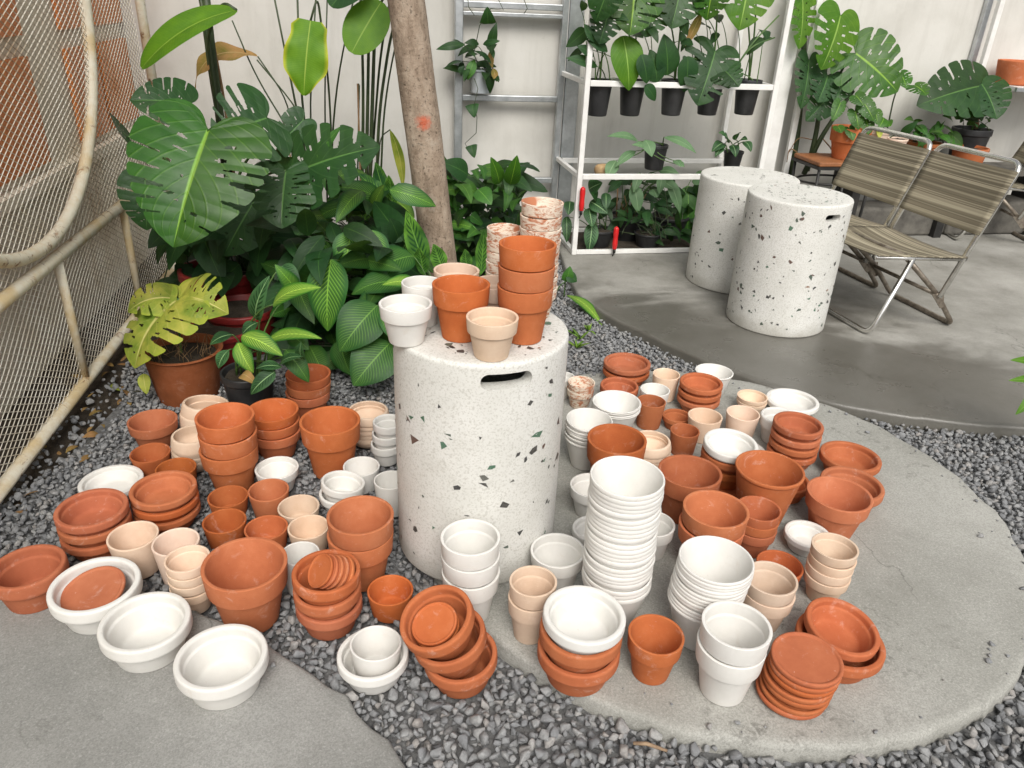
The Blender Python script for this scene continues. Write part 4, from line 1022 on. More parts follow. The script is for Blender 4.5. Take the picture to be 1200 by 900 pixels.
# ------------------------------------------------------------------ tree trunk
T0, T1 = at(515, 300, 3.0), at(475.5, 0, 3.0)
dz = (T1 - T0) / (T1.z - T0.z)
Tb = T0 - dz * (T0.z + .03)
tr = empty('tree', (Tb.x, Tb.y, 0), 0, 'leaning grey-brown tree trunk with an orange paint mark behind the near stool', 'tree')
b = MB(); rr_ = random.Random(2); vs = []; NZ, NA = 90, 40
for i in range(NZ + 1):
    z = -.03 + 3.1 * i / NZ; c = Tb + dz * (z + .03); rad = .0655 + .012 * math.exp(-z * 5) - .004 * max(0, z - 1)
    for k in range(NA):
        a = 2 * math.pi * k / NA
        q = rad * (1 + .035 * math.sin(2 * a + z * 2.1) + .02 * math.sin(3 * a - z * 5) + .012 * math.sin(5 * a + z * 11) + .006 * rr_.gauss(0, 1))
        vs.append(c + Vector((q * math.cos(a), q * math.sin(a), 0)))
b.add(vs, [(i*NA+k, i*NA+(k+1) % NA, (i+1)*NA+(k+1) % NA, (i+1)*NA+k) for i in range(NZ) for k in range(NA)])
top = Tb + dz * 3.0
trunk = b.build('trunk', M['bark'], tr)
for (dx, dy, l) in ((.5, .1, .9), (-.55, .25, .8), (.05, -.1, 1.0)):
    b = MB(); e = top + Vector((dx, dy, l)); b.tube(bez(top - Vector((0, 0, .25)), top + Vector((0, 0, .1)), top.lerp(e, .5) + Vector((dx * .2, 0, 0)), e), [.05 - .003 * i for i in range(13)], 10); b.build('limb', M['bark'], tr)
rr_ = random.Random(8); b = MB()
for i in range(700):
    c = top + Vector((rr_.gauss(0, .45), .15 + rr_.gauss(0, .38), .75 + rr_.gauss(0, .28))); d = Vector((rr_.gauss(0, 1), rr_.gauss(0, 1), rr_.gauss(-.4, .5))).normalized()
    leaf(b, c, c + d * rr_.uniform(.09, .15), (rr_.gauss(0, .4), rr_.gauss(0, .4), 1), .05, hw_ovate, NL=4, NW=1)
b.build('shade_crown', L['plain'], tr)  # unseen crown, added above the view to cast soft shade on the back left
# sprayed mark: a real patch of paint fixed to the trunk's own coordinates
t_, o_, c_ = _bark
dS = ray(497, 144); pS = at(497, 144, 3.0 - .066)
vd = t_.n.new('ShaderNodeVectorMath'); vd.operation = 'DISTANCE'; t_.link(o_, vd.inputs[0]); vd.inputs[1].default_value = tuple(pS)
fS = t_.math('ADD', vd.outputs['Value'], t_.math('MULTIPLY', t_.math('SUBTRACT', t_.noise(o_, 48, 6, .8), .5), .085))
t_.col(t_.mix(t_.ramp(t_.math('MULTIPLY', fS, 10), [(.10, .8), (.36, 0)]), c_, (.50, .085, .03, 1)))
t_.set(Roughness=.9); t_.bump(t_.math('ADD', t_.noise(o_, 75, 6, .7), t_.math('MULTIPLY', t_.noise(o_, 22, 3), 1.3)), .7, .006)

# ------------------------------------------------------------------ racks and shelf
def bar(p, q, w, d, mat, parent, name, up=Vector((0, 0, 1))):
    """rectangular steel section from p to q; w measured along the wall or vertically, d across"""
    b = MB(); a = (q - p); ln = a.length; a.normalize()
    x = WD if abs(a.z) > .7 else Vector((0, 0, 1)); y = a.cross(x).normalized(); x = y.cross(a)
    vs = [p + a * l + x * (sx * w / 2) + y * (sy * d / 2) for l in (0, ln) for sx, sy in ((-1,-1),(1,-1),(1,1),(-1,1))]
    b.add(vs, [(3,2,1,0),(4,5,6,7),(0,1,5,4),(1,2,6,5),(2,3,7,6),(3,0,4,7)])
    o = b.build(name, M[mat], parent, False)
    md = o.modifiers.new('bevel', 'BEVEL'); md.width = min(w, d) * .12; md.segments = 2; return o
rk = empty('steel_rack', wp(-.33, 0, .06), 0, 'galvanised steel ladder rack fixed on the wall behind the tree trunk', 'rack')
for s, w_ in ((-.60, .042), (-.062, .03)): bar(wp(s, .0, .06), wp(s, 2.0, .06), w_, .035, 'galv', rk, 'post')
bar(wp(-.0, .0, .055), wp(-.0, 2.0, .055), .075, .03, 'galv', rk, 'post')
for z in (.335, .757, 1.19, 1.6): bar(wp(-.58, z, .06), wp(-.077, z, .06), .03, .03, 'galv', rk, 'rung')
bar(wp(-.58, 1.15, .062), wp(-.077, 1.15, .062), .018, .03, 'galv', rk, 'rung')

SO = -(gnd(672, 298, PZ) - W0).dot(WN)          # shelf front, distance from the wall
def sz_(x, y): q = wallpt(x, y, SO); return (q - W0).dot(WD), q.z
ZT, ZM = sz_(800, 100)[1], sz_(760, 207)[1]; SL, SR = sz_(672, 298)[0], sz_(905, 120)[0]
sh = empty('white_shelf', wp((SL + SR) / 2, PZ, SO), 0, 'white steel plant shelf with black pots hung through its top level', 'shelf')
for s in (SL, SR):
    bar(wp(s, PZ, SO), wp(s, 2.0, SO), .026, .026, 'whitepaint', sh, 'post'); bar(wp(s, PZ, .05), wp(s, 2.0, .05), .026, .026, 'whitepaint', sh, 'post')
for z in (ZT, ZM, PZ + .012):
    for off in (SO, .12 if z != ZT else SO - .15):
        bar(wp(SL + .014, z, off), wp(SR - .014, z, off), .026 if z > .1 else .022, .022, 'whitepaint', sh, 'rail')
    for s in (SL, SR): bar(wp(s, z, SO - .014), wp(s, z, .065), .022, .022, 'whitepaint', sh, 'rail')
pb = MB(); pb.box((0, 0, 0), (.085, .03, 2.1), 0, Matrix.Translation(wp(1.12, 0, .14)) @ Matrix.Rotation(R(12), 4, 'Z'))
tag(pb.build('white_board', M['whitepaint'], None, False), 'wide white board standing on edge behind the right end of the shelf', 'board')
wpole = bar(wp(1.29, .0, .115), wp(1.29, 2.1, .115), .032, .026, 'whitepaint', None, 'white_post'); tag(wpole, 'slim white post between the shelf and the tall climbing plant', 'post')
rs = empty('wall_shelf', wp(2.6, .0, .2), 0, 'white wall shelf at the upper right corner carrying a terracotta pot', 'shelf')
bar(wp(2.395, .9, .1), wp(2.395, 2.0, .1), .03, .03, 'whitepaint', rs, 'post')
bar(wp(2.385, .9, .02), wp(2.385, 2.0, .02), .035, .03, 'galv', rs, 'post')
b = MB(); b.box((0, 0, 0), (1.2, .30, .025), 0, Matrix.Translation(wp(2.47, .872, .32)) @ Matrix.Rotation(R(12), 4, 'Z')); b.build('board', M['whitepaint'], rs, False)
bar(wp(2.45, .885, .335), wp(2.72, .885, .335), .022, .018, 'galv', rs, 'bracket')

# low dark kerb stones along the wall behind the chairs
for s0, s1, hgt, lab in ((1.62, 2.30, .17, 'dark stone kerb block below the first chair back'), (2.31, 3.15, .20, 'long dark stone kerb block below the third chair')):
    b = MB(); b.box((0, 0, 0), (s1 - s0, .2, hgt), 0, Matrix.Translation(wp(s0, PZ, .30)) @ Matrix.Rotation(R(12), 4, 'Z'))
    o = b.build('kerb_block', M['ledge'], None, False); md = o.modifiers.new('bevel', 'BEVEL'); md.width = .02; md.segments = 3
    tag(o, lab, 'kerb')

# ------------------------------------------------------------------ chairs
def m_sling():
    t = NT('striped_sling'); uvn = t.coord('UV'); sx = t.n.new('ShaderNodeSeparateXYZ'); t.link(uvn, sx.inputs[0])
    cx = t.n.new('ShaderNodeCombineXYZ'); t.link(t.math('MULTIPLY', sx.outputs[1], 1.0), cx.inputs[1])
    t.link(t.math('MULTIPLY', sx.outputs[0], .012), cx.inputs[0])
    f = t.noise(cx.outputs[0], 5.5, 2, .5)
    c = t.ramp(f, [(.34, (.09,.076,.05,1)), (.41, (.17,.145,.097,1)), (.46, (.36,.32,.225,1)), (.50, (.13,.11,.073,1)), (.54, (.20,.17,.115,1)), (.58, (.44,.395,.285,1)), (.62, (.23,.197,.135,1)), (.68, (.47,.42,.31,1))])
    wv = t.math('FRACT', t.math('MULTIPLY', sx.outputs[1], 70)); wu = t.math('FRACT', t.math('MULTIPLY', sx.outputs[0], 90))
    k = t.math('ADD', t.ramp(wv, [(0, .5), (.25, 0), (.75, 0), (1, .5)]), t.ramp(wu, [(0, .4), (.3, 0), (.7, 0), (1, .4)]))
    c = t.mix(t.math('MULTIPLY', k, .5), c, (.04, .034, .025, 1))
    t.col(c); t.set(Roughness=.75); t.bump(k, .35, .002); return t.m
M['sling'] = m_sling()
CW = .425; CR = .0105
def make_chair(label):
    r0 = empty('folding_chair', (0, 0, 0), 0, label, 'chair', 'striped folding chairs on the patio')
    def tb(name, pts, r=CR, mat='chrome', rad=.05):
        b = MB(); b.tube(fillet(pts, rad, 5), r, 10); return b.build(name, M[mat], r0)
    y0, y1 = 0, CW
    tb('front_leg', [(.113,y0,.325),(0,y0,CR),(0,y1,CR),(.113,y1,.325)])
    tb('rear_leg', [(.09,y0+.024,.33),(.31,y0+.024,.155),(.44,y0+.024,CR),(.44,y1-.024,CR),(.31,y1-.024,.155),(.09,y1-.024,.33)], mat='dullsteel', rad=.035)
    tb('back_frame', [(.30,y0,.150),(.505,y0,.685),(.505,y1,.685),(.30,y1,.150)], rad=.05)
    for y in (y0, y1): tb('seat_rail', [(-.07,y,.338),(.375,y,.308)], .009)
    tb('cross_bar', [(.30,y0,.155),(.30,y1,.155)], .008, 'dullsteel'); tb('cross_bar', [(.115,y0,.322),(.115,y1,.322)], .008, 'dullsteel')
    for y in (y0 + .012, y1 - .012):
        b = MB(); b.add([(.27,y-.002,.160),(.33,y-.002,.165),(.35,y-.002,.10),(.335,y-.002,.095),(.27,y+.002,.160),(.33,y+.002,.165),(.35,y+.002,.10),(.335,y+.002,.095)],
                        [(0,1,2,3),(7,6,5,4),(0,4,5,1),(1,5,6,2),(2,6,7,3),(3,7,4,0)]); b.build('hinge_plate', M['dullsteel'], r0, False)
    def sling(name, P, Q, sag, nrm, th=.005):
        b = MB(); NU, NV = 14, 24; vs = []; uv = []; nrm = Vector(nrm).normalized()
        for s_ in (0, 1):
            for i in range(NV + 1):
                v = i / NV
                for j in range(NU + 1):
                    u = j / NU; p = Vector(P).lerp(Vector(Q), v); p.y = (y0 - .012) + (CW + .024) * u
                    p -= nrm * (sag * 4 * u * (1 - u) * (.5 + 2 * v * (1 - v)) + s_ * th); p += nrm * .012
                    vs.append(p); uv.append((u, v))
        W_ = NU + 1; o_ = (NV + 1) * W_; fs = []
        for i in range(NV):
            for j in range(NU):
                a = i * W_ + j; fs.append((a, a + 1, a + W_ + 1, a + W_)); fs.append((o_ + a, o_ + a + W_, o_ + a + W_ + 1, o_ + a + 1))
        rim = [j for j in range(W_)] + [i * W_ + NU for i in range(1, NV + 1)] + [NV * W_ + j for j in range(NU - 1, -1, -1)] + [i * W_ for i in range(NV - 1, 0, -1)]
        for q in range(len(rim)):
            a, c = rim[q], rim[(q + 1) % len(rim)]; fs.append((a, a + o_, c + o_, c))
        b.add(vs, fs, 0, uv); return b.build(name, M['sling'], r0)
    sling('seat', (-.07,0,.338), (.37,0,.308), .018, (.07,0,1))
    sling('backrest', (.398,0,.405), (.492,0,.652), .014, (-.93,0,.36))
    return r0
ch = make_chair('striped folding chair at front right, nearest to the terrazzo stool')
cd = Vector((.955, .295, 0)); cz = math.atan2(.295, .955); ORG = gnd(1018, 394, PZ)
def copy_tree(o, parent=None):
    kids = [k for k in bpy.data.objects if k.parent == o]
    c = o.copy(); COL.objects.link(c)
    if parent is not None: c.parent = parent
    for k in kids: copy_tree(k, c)
    return c
c2 = copy_tree(ch); c3 = copy_tree(ch)
ch.location = ORG; ch.rotation_euler.z = cz
off = Vector((-.295, .955, 0)) * .452 + cd * .0
c2.location = ORG + off; c2.rotation_euler.z = cz + R(1.5); c2['label'] = 'striped folding chair between the other two, behind the terrazzo stool'
p3 = gnd(1122, 283, PZ)
c3.location = p3; c3.rotation_euler.z = cz - R(20); c3['label'] = 'striped folding chair cut off by the right edge of the picture'

# ------------------------------------------------------------------ potted plants
def lathe_pot(name, loc, r, h, mat, parent, rb=.72, rim=.16, ledge=.05, n=40):
    b = MB(); pr = fillet([(0.001,0),(r*rb,0),(r*.93,h*(1-rim)),(r,h*(1-rim)+.003),(r,h),(r*.90,h),(r*.86,h*(1-rim)),(r*.80,h*.86)], [0,.006,.003,.003,.006,.004,.003,0], 3)
    b.lathe([tuple(p) for p in pr], n, 0, loc, wob=.006); return b.build(name, M[mat], parent)
def soil_disc(loc, r, h, parent, seed=0):
    b = MB(); r_ = random.Random(seed); N = 20
    vs = [Vector(loc) + Vector((0, 0, h + .012))] + [Vector(loc) + Vector((q * r * math.cos(2*math.pi*k/N), q * r * math.sin(2*math.pi*k/N), h + r_.uniform(-.002, .008))) for q in (.5, 1) for k in range(N)]
    fs = [(0, 1 + k, 1 + (k + 1) % N) for k in range(N)] + [(1 + k, 1 + N + k, 1 + N + (k + 1) % N, 1 + (k + 1) % N) for k in range(N)]
    b.add(vs, fs); return b.build('soil', M['soil'], parent)
def P(px, py, Y): return at(px, py, Y)
def lp(mb, a, b_, Y, w, shape, n=TOCAM, Y2=None, **kw):
    """leaf from picture point a to b_ standing at depth Y (tip at Y2), w pixels wide"""
    A = at(a[0], a[1], Y); B = at(b_[0], b_[1], Y2 if Y2 is not None else Y - .03); z = proj(A)[2]
    if shape == 'mono': monstera(mb, A, B, n, w * z / FPX, **kw)
    else: leaf(mb, A, B, n, w * z / FPX, shape, **kw)
    return A

# big monstera in red pots
mo = empty('monstera', P(270, 330, 2.95), 0, 'large monstera with glossy split leaves growing from red pots by the fence', 'plant')
def redpot(u, v, W, k, name, label):
    loc, r, kk = solve(u, v, W, k_(k), .0, .7); h = kk * r
    return loc, r, h
loc, r, h = redpot(258, 313, 94, 1.5, '', ''); lathe_pot('pot', loc, r, h, 'redplastic', mo); soil_disc(loc, r*.86, h*.86, mo); MP = loc + Vector((0, 0, h * .86))
def rpot(u, v, W, k, label):
    loc, r, h = redpot(u, v, W, k, '', ''); e = empty('plant_pot', loc, 0, label, 'plant pot')
    lathe_pot('pot', loc, r, h, 'redplastic', e); soil_disc(loc, r*.86, h*.86, e)
rpot(283, 358, 84, 1.3, 'dark red plastic pot half hidden behind the striped leaves'); rpot(258, 381, 86, 1.15, 'dark red plastic pot in front, beside the yellow-leaved terracotta pot')
def mleaf(par, mat, a, b_, Y, w, root, Y2=None, seed=0, n=TOCAM, sag=.25, pr=.007, stem='stem', **kw):
    b = MB(); A = lp(b, a, b_, Y, w, 'mono', n, Y2, seed=seed, **kw); o = b.build('leaf', L[mat], par)
    if root is not None:
        b = MB(); petiole(b, root, A, pr, sag); b.build('stalk', L[stem], par)
    return o
mleaf(mo, 'monstera', (244, 152), (203, 290), 2.42, 158, MP, 2.22, 1, (.15, -.8, .55), depth=.52, slits=7, slitw=1.5, NT_=240, NS=24)
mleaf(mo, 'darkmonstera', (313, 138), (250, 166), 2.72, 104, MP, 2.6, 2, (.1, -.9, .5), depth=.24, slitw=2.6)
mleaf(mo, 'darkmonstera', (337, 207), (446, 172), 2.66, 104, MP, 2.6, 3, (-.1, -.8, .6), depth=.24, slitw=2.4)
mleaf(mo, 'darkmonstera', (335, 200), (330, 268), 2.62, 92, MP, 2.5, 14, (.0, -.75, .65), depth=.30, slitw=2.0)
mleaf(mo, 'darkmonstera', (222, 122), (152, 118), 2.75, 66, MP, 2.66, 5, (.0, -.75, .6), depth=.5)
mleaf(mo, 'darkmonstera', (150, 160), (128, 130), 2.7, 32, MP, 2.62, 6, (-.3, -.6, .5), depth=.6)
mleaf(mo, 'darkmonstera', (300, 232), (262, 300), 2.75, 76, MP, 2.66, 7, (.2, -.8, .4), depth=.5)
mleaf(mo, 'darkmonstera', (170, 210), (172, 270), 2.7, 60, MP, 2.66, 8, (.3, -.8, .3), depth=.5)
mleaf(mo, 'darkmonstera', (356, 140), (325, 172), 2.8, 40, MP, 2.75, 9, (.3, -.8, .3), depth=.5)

# yellowing plant in the old terracotta pot
loc, r, kk = solve(213, 408, 92, b_(478), 0.0, .72); h = kk * r
yp = empty('potted_plant', loc, 0, 'old terracotta pot with one yellowing split leaf, beside the fence', 'potted plant')
lathe_pot('pot', loc, r, h, 'old', yp, rb=.74, rim=.04); soil_disc(loc, r * .84, h * .84, yp)
YT = loc + Vector((-.005, 0, h * .86))
b = MB(); yY = loc.y
mleaf(yp, 'yellow', (207, 352), (158, 432), yY - .02, 112, None, yY - .17, 3, (-.35, -.5, .8), depth=.30, droop=.9, bend=.12, slits=5, fold=.25, slitw=2.4)
mleaf(yp, 'yellow', (211, 352), (268, 368), yY + .0, 82, None, yY - .05, 8, (.3, -.6, .7), depth=.34, droop=.9, bend=.22, slits=5, fold=.35, slitw=2.2)
mleaf(yp, 'yellow', (204, 350), (150, 366), yY + .0, 56, None, yY - .06, 12, (-.3, -.6, .7), depth=.34, droop=.8, bend=.2, slits=4, fold=.3, slitw=2.2)
b = MB(); b.tube(bez(YT, YT + Vector((.002, 0, .05)), at(208, 370, yY), at(209, 350, yY - .02)), .004, 7); b.build('stalk', L['stem'], yp)
b = MB(); rg = random.Random(5)
for i in range(46):
    a = rg.uniform(0, 6.28); q = r * .78 * math.sqrt(rg.random()); s0 = loc + Vector((q * math.cos(a), q * math.sin(a), h * .84))
    b.tube([s0, s0 + Vector((rg.gauss(0, .012), rg.gauss(0, .012), rg.uniform(.02, .045))), s0 + Vector((rg.gauss(0, .03), rg.gauss(0, .03), rg.uniform(.02, .07)))], .0009, 4)
b.build('dry_roots', L['drystem'], yp)
b = MB(); lp(b, (168, 438), (172, 462), yY - .1, 14, hw_ovate, n=(0, -.3, 1)); lp(b, (128, 452), (142, 458), yY + .05, 9, hw_ovate, n=(0, -.3, 1))
b.build('fallen_leaf', L['yellow'], yp)

# strelitzia clump with long stalks, against the wall
sp = empty('banana_plant', P(400, 240, 3.55) * 1, 0, 'tall banana-like plant with broad pale green leaves on long stalks', 'plant')
SB = lambda px: Vector((at(px, 250, 3.5).x, 3.5, .0))
def bleaf(mat, a, b_, Y, w, n, Y2=None, shape=hw_oblong, stalk=None, r=.006, **kw):
    b = MB(); A = lp(b, a, b_, Y, w, shape, n, Y2, NL=24, NW=5, **kw); b.build('leaf', L[mat], sp)
    if stalk:
        b = MB(); pts = [at(x, y, yy) for x, y, yy in stalk] + [A]; b.tube(fillet(pts, .3, 5), r, 7); b.build('stalk', L['darkstem'], sp)
bleaf('banana', (277, 12), (166, 80), 3.1, 48, (.25, -.35, .9), 2.95, bend=.13, fold=.35, side=-.05, stalk=[(262, 190, 3.2), (242, 40, 3.15), (262, 2, 3.12)])
bleaf('bananayellow', (364, 24), (356, 112), 3.35, 48, (.05, -.95, .2), 3.3, bend=.06, fold=.16, wave=.05, shape=hw_blunt, stalk=[(392, 235, 3.5), (385, 90, 3.45), (372, -5, 3.38)], r=.0045)
bleaf('banana', (447, 2), (412, 62), 3.3, 50, (.1, -.9, .4), 3.2, bend=.05, fold=.15, stalk=[(432, 235, 3.5), (446, 60, 3.4), (462, -25, 3.35)], r=.005)
bleaf('darkplain', (430, -22), (388, 8), 3.3, 46, (.1, -.6, .8), 3.2, bend=.12, fold=.25)
bleaf('brown', (302, 66), (228, 104), 3.4, 32, (.1, -.5, .8), 3.35, bend=.3, fold=.3, wave=.08, shape=hw_lance, stalk=[(352, 235, 3.5), (338, 118, 3.45)], r=.003)
bleaf('yellow', (457, 152), (472, 222), 3.2, 15, (-.5, -.8, .2), 3.15, bend=-.10, fold=.25, shape=hw_lance, stalk=[(440, 235, 3.3), (446, 160, 3.25)], r=.0025)
def stalks(name, lst, par, mat):
    for pts, r_ in lst:
        b = MB(); p3 = [at(x, y, yy) for x, y, yy in pts]; b.tube(fillet(p3, .2, 5), [r_ * (1.15 - .3 * i / (len(fillet(p3, .2, 5)) - 1)) for i in range(len(fillet(p3, .2, 5)))], 8); b.build(name, L[mat], par)
stalks('stalk', [([(268,210,3.3),(252,95,3.25),(240,-20,3.2)], .017), ([(272,210,3.35),(250,110,3.3),(236,0,3.3),(228,-20,3.3)], .010), ([(262,200,3.25),(246,60,3.2),(232,-20,3.2)], .008),
    ([(372,250,3.5),(340,90,3.5),(318,-20,3.5)], .0045), ([(372,250,3.52),(352,110,3.5),(348,-20,3.5)], .005), ([(378,250,3.5),(362,150,3.5),(371,-20,3.5)], .004),
    ([(384,250,3.5),(380,120,3.5),(384,-20,3.5)], .0035), ([(386,250,3.5),(392,110,3.5),(416,-10,3.4)], .004), ([(345,210,3.4),(340,155,3.4),(300,90,3.4),(272,24,3.35)], .0035), ([(376,205,3.4),(355,135,3.4),(301,70,3.4)], .0035),
    ([(424,262,3.45),(426,100,3.4),(422,-20,3.4)], .006), ([(432,262,3.45),(436,130,3.4),(441,-20,3.4)], .008), ([(440,262,3.45),(444,130,3.4),(458,40,3.4),(476,-20,3.4)], .006), ([(428,262,3.45),(431,120,3.4),(433,-20,3.4)], .007),
    ([(444,262,3.4),(450,120,3.4),(470,20,3.4)], .004), ([(418,262,3.45),(421,100,3.4),(420,98,3.4)], .003)], sp, 'darkstem')
stalks('dry_stalk', [([(276,220,3.3),(262,110,3.28),(244,20,3.25)], .006), ([(424,265,3.4),(421,160,3.4),(419,98,3.4)], .004), ([(350,245,3.4),(338,170,3.4),(335,160,3.4)], .003)], sp, 'drystem')

# striped calathea clump between the red pots and the stool
ca = empty('calathea', Vector((-.42, 2.75, 0)), 0, 'bushy calathea with big feather-striped leaves left of the stool', 'plant')
CB = Vector((-.45, 2.75, .0)); CB2 = Vector((-.22, 2.6, .0))
def cleaf(par, mat, a, b_, Y, w, n=TOCAM, Y2=None, shape=hw_ovate, root=None, name='leaf', **kw):
    b = MB(); kw.setdefault('fold', .18); A = lp(b, a, b_, Y, w, shape, n, Y2, NL=18, NW=4, **kw); 
    if root is not None: petiole(b, root + Vector((random.uniform(-.05, .05), random.uniform(-.05, .05), 0)), A, .0035, .2, 1)
    b.build(name, [L[mat], L['stem']], par)
for mat, a, c, Y, w, n, Y2, kw in [
    ('calathea', (388,304), (384,388), 2.42, 50, (-.1,-.8,.5), 2.34, dict(bend=.08, wave=.015)),
    ('calathea', (412,272), (402,322), 2.55, 36, (.2,-.8,.5), 2.5, dict(bend=.1)),
    ('calathea', (436,270), (444,322), 2.6, 32, (.3,-.7,.5), 2.55, dict(bend=.1)),
    ('feather', (442,358), (398,412), 2.36, 56, (.1,-.75,.65), 2.26, dict(bend=.12)),
    ('feather', (457,402), (414,452), 2.32, 58, (.0,-.8,.5), 2.22, dict(bend=.1)),
    ('feather', (398,398), (412,440), 2.4, 32, (-.3,-.8,.5), 2.34, dict(bend=.1)),
    ('darkplain', (472,282), (438,236), 2.75, 34, (-.1,-.8,.5), 2.72, dict(bend=-.1)),
    ('feather', (484,300), (428,328), 2.6, 42, (.1,-.55,.8), 2.5, dict(bend=.15)),
    ('calathea', (452,362), (468,405), 2.34, 30, (.4,-.8,.5), 2.28, dict(bend=.1)),
    ('feather', (470,332), (412,345), 2.5, 34, (.1,-.5,.8), 2.42, dict(bend=.18)),
    ('bright', (492,338), (448,334), 2.42, 22, (.0,-.5,.8), 2.36, dict(bend=.2)),
    ('darkplain', (425,318), (440,304), 2.6, 26, (.0,-.7,.6), 2.55, dict(bend=.1)),
    ('feather', (380,300), (402,292), 2.7, 30, (.0,-.7,.6), 2.66, dict(bend=.1)),
    ('darkplain', (370,282), (382,316), 2.72, 26, (-.3,-.7,.6), 2.66, dict(bend=.1))]:
    cleaf(ca, mat, a, c, Y, w, n, Y2, root=CB if a[0] < 440 else CB2, **kw)
# filler foliage, deeper in the clump
def filler(par, name, mat, box, Yr, n, wr, lr, shape, seed, down=.3, roots=None, stem='darkstem'):
    b = MB(); g = random.Random(seed)
    for i in range(n):
        x, y = g.uniform(box[0], box[2]), g.uniform(box[1], box[3]); Y = g.uniform(*Yr)
        A = at(x, y, Y)
        if A.z < .06: A.z = g.uniform(.06, .2)
        d = Vector((g.gauss(0, .8), -.5 + g.gauss(0, .5), g.gauss(-down, .45))).normalized(); ln = g.uniform(*lr)
        leaf(b, A, A + d * ln, Vector((g.gauss(0, .35), -.6, .8 + g.gauss(0, .25))), ln * g.uniform(*wr), shape, bend=g.uniform(.05, .2), fold=.2, wave=.01, NL=8, NW=2)
        if roots and i % 2 == 0: petiole(b, roots + Vector((g.gauss(0, .07), g.gauss(0, .06), 0)), A, .003, .2, 1, 5)
    return b.build(name, [L[mat], L[stem]], par)
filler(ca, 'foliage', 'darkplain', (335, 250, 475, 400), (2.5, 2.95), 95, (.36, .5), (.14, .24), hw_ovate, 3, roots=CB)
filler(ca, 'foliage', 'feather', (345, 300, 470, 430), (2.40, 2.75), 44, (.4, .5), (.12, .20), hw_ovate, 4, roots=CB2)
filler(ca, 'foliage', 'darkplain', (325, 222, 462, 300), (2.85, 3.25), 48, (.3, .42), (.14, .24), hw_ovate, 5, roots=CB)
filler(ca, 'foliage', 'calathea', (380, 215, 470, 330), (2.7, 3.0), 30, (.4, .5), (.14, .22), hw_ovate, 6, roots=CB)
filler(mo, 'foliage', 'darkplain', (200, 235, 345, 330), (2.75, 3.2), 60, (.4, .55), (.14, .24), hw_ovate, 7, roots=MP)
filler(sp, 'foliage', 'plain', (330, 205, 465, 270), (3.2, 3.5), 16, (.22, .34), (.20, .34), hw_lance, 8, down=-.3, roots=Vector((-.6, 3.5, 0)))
# rattlesnake plant right beside the trunk
ra = empty('rattlesnake_plant', Vector((-.27, 2.62, 0)), 0, 'patterned plant with wavy spotted lance leaves at the foot of the trunk', 'plant')
RB_ = Vector((-.27, 2.72, 0))
for a, c, Y, w, n in [((500,318),(476,247),2.7,26,(.2,-.9,.3)), ((520,318),(508,286),2.68,20,(.2,-.8,.4)), ((496,322),(490,290),2.62,18,(-.2,-.8,.4)), ((563,322),(567,270),2.85,17,(-.1,-.9,.3)), ((548,318),(545,292),2.85,15,(.2,-.8,.4)), ((455,232),(420,203),2.9,22,(.2,-.6,.7)), ((452,228),(440,190),2.95,18,(.3,-.7,.6)), ((460,245),(455,205),2.9,16,(-.2,-.8,.5))]:
    cleaf(ra, 'rattle', a, c, Y, w, n, None, hw_lance, RB_, wave=.05, bend=-.06)
# small peacock plant in a black pot, in front of the red pots
loc, r, kk = solve(290, 434, 62, k_(2.0), 0.0, .72); h = kk * r
pk = empty('potted_plant', loc, 0, 'black potted plant with small bright striped leaves behind the orange pots', 'potted plant')
lathe_pot('pot', loc, r, h, 'blackplastic', pk); soil_disc(loc, r * .85, h * .86, pk)
PB = loc + Vector((0, 0, h * .86)); pY = loc.y
for mat, a, c, dY, w, n in [('bright',(320,357),(376,337),-.06,26,(0,-.5,.8)), ('prayer',(300,374),(316,323),.0,22,(-.2,-.9,.2)), ('bright',(284,393),(331,417),-.1,26,(.1,-.5,.8)), ('bright',(314,399),(377,397),-.08,21,(0,-.4,.9)),
    ('prayer',(302,378),(284,392),-.02,18,(-.3,-.6,.6)), ('bright',(279,402),(297,437),-.1,22,(-.2,-.6,.7)), ('prayer',(327,428),(355,418),-.12,15,(0,-.4,.9)), ('prayer',(356,422),(353,400),-.12,14,(-.2,-.8,.4)), ('prayer',(330,430),(300,432),-.14,16,(0,-.4,.9)), ('prayer',(322,436),(294,462),-.16,20,(.1,-.6,.7)),
    ('prayer',(272,392),(246,404),-.04,18,(0,-.4,.9)), ('feather',(340,392),(362,410),-.04,22,(.2,-.7,.6)), ('prayer',(268,410),(256,432),-.1,18,(-.3,-.7,.5)), ('feather',(335,410),(362,448),-.08,24,(.3,-.7,.5)), ('prayer',(330,312),(352,332),.1,20,(0,-.7,.6)), ('calathea',(348,340),(322,310),.05,20,(0,-.7,.6))]:
    cleaf(pk, mat, a, c, pY + dY, w, n, None, hw_ovate if w > 18 else hw_lance, PB, bend=.14)
b = MB(); lp(b, (282, 440), (302, 452), pY - .13, 14, hw_ovate, n=(0, -.5, .8), bend=.4); b.build('withered_leaf', L['brown'], pk)

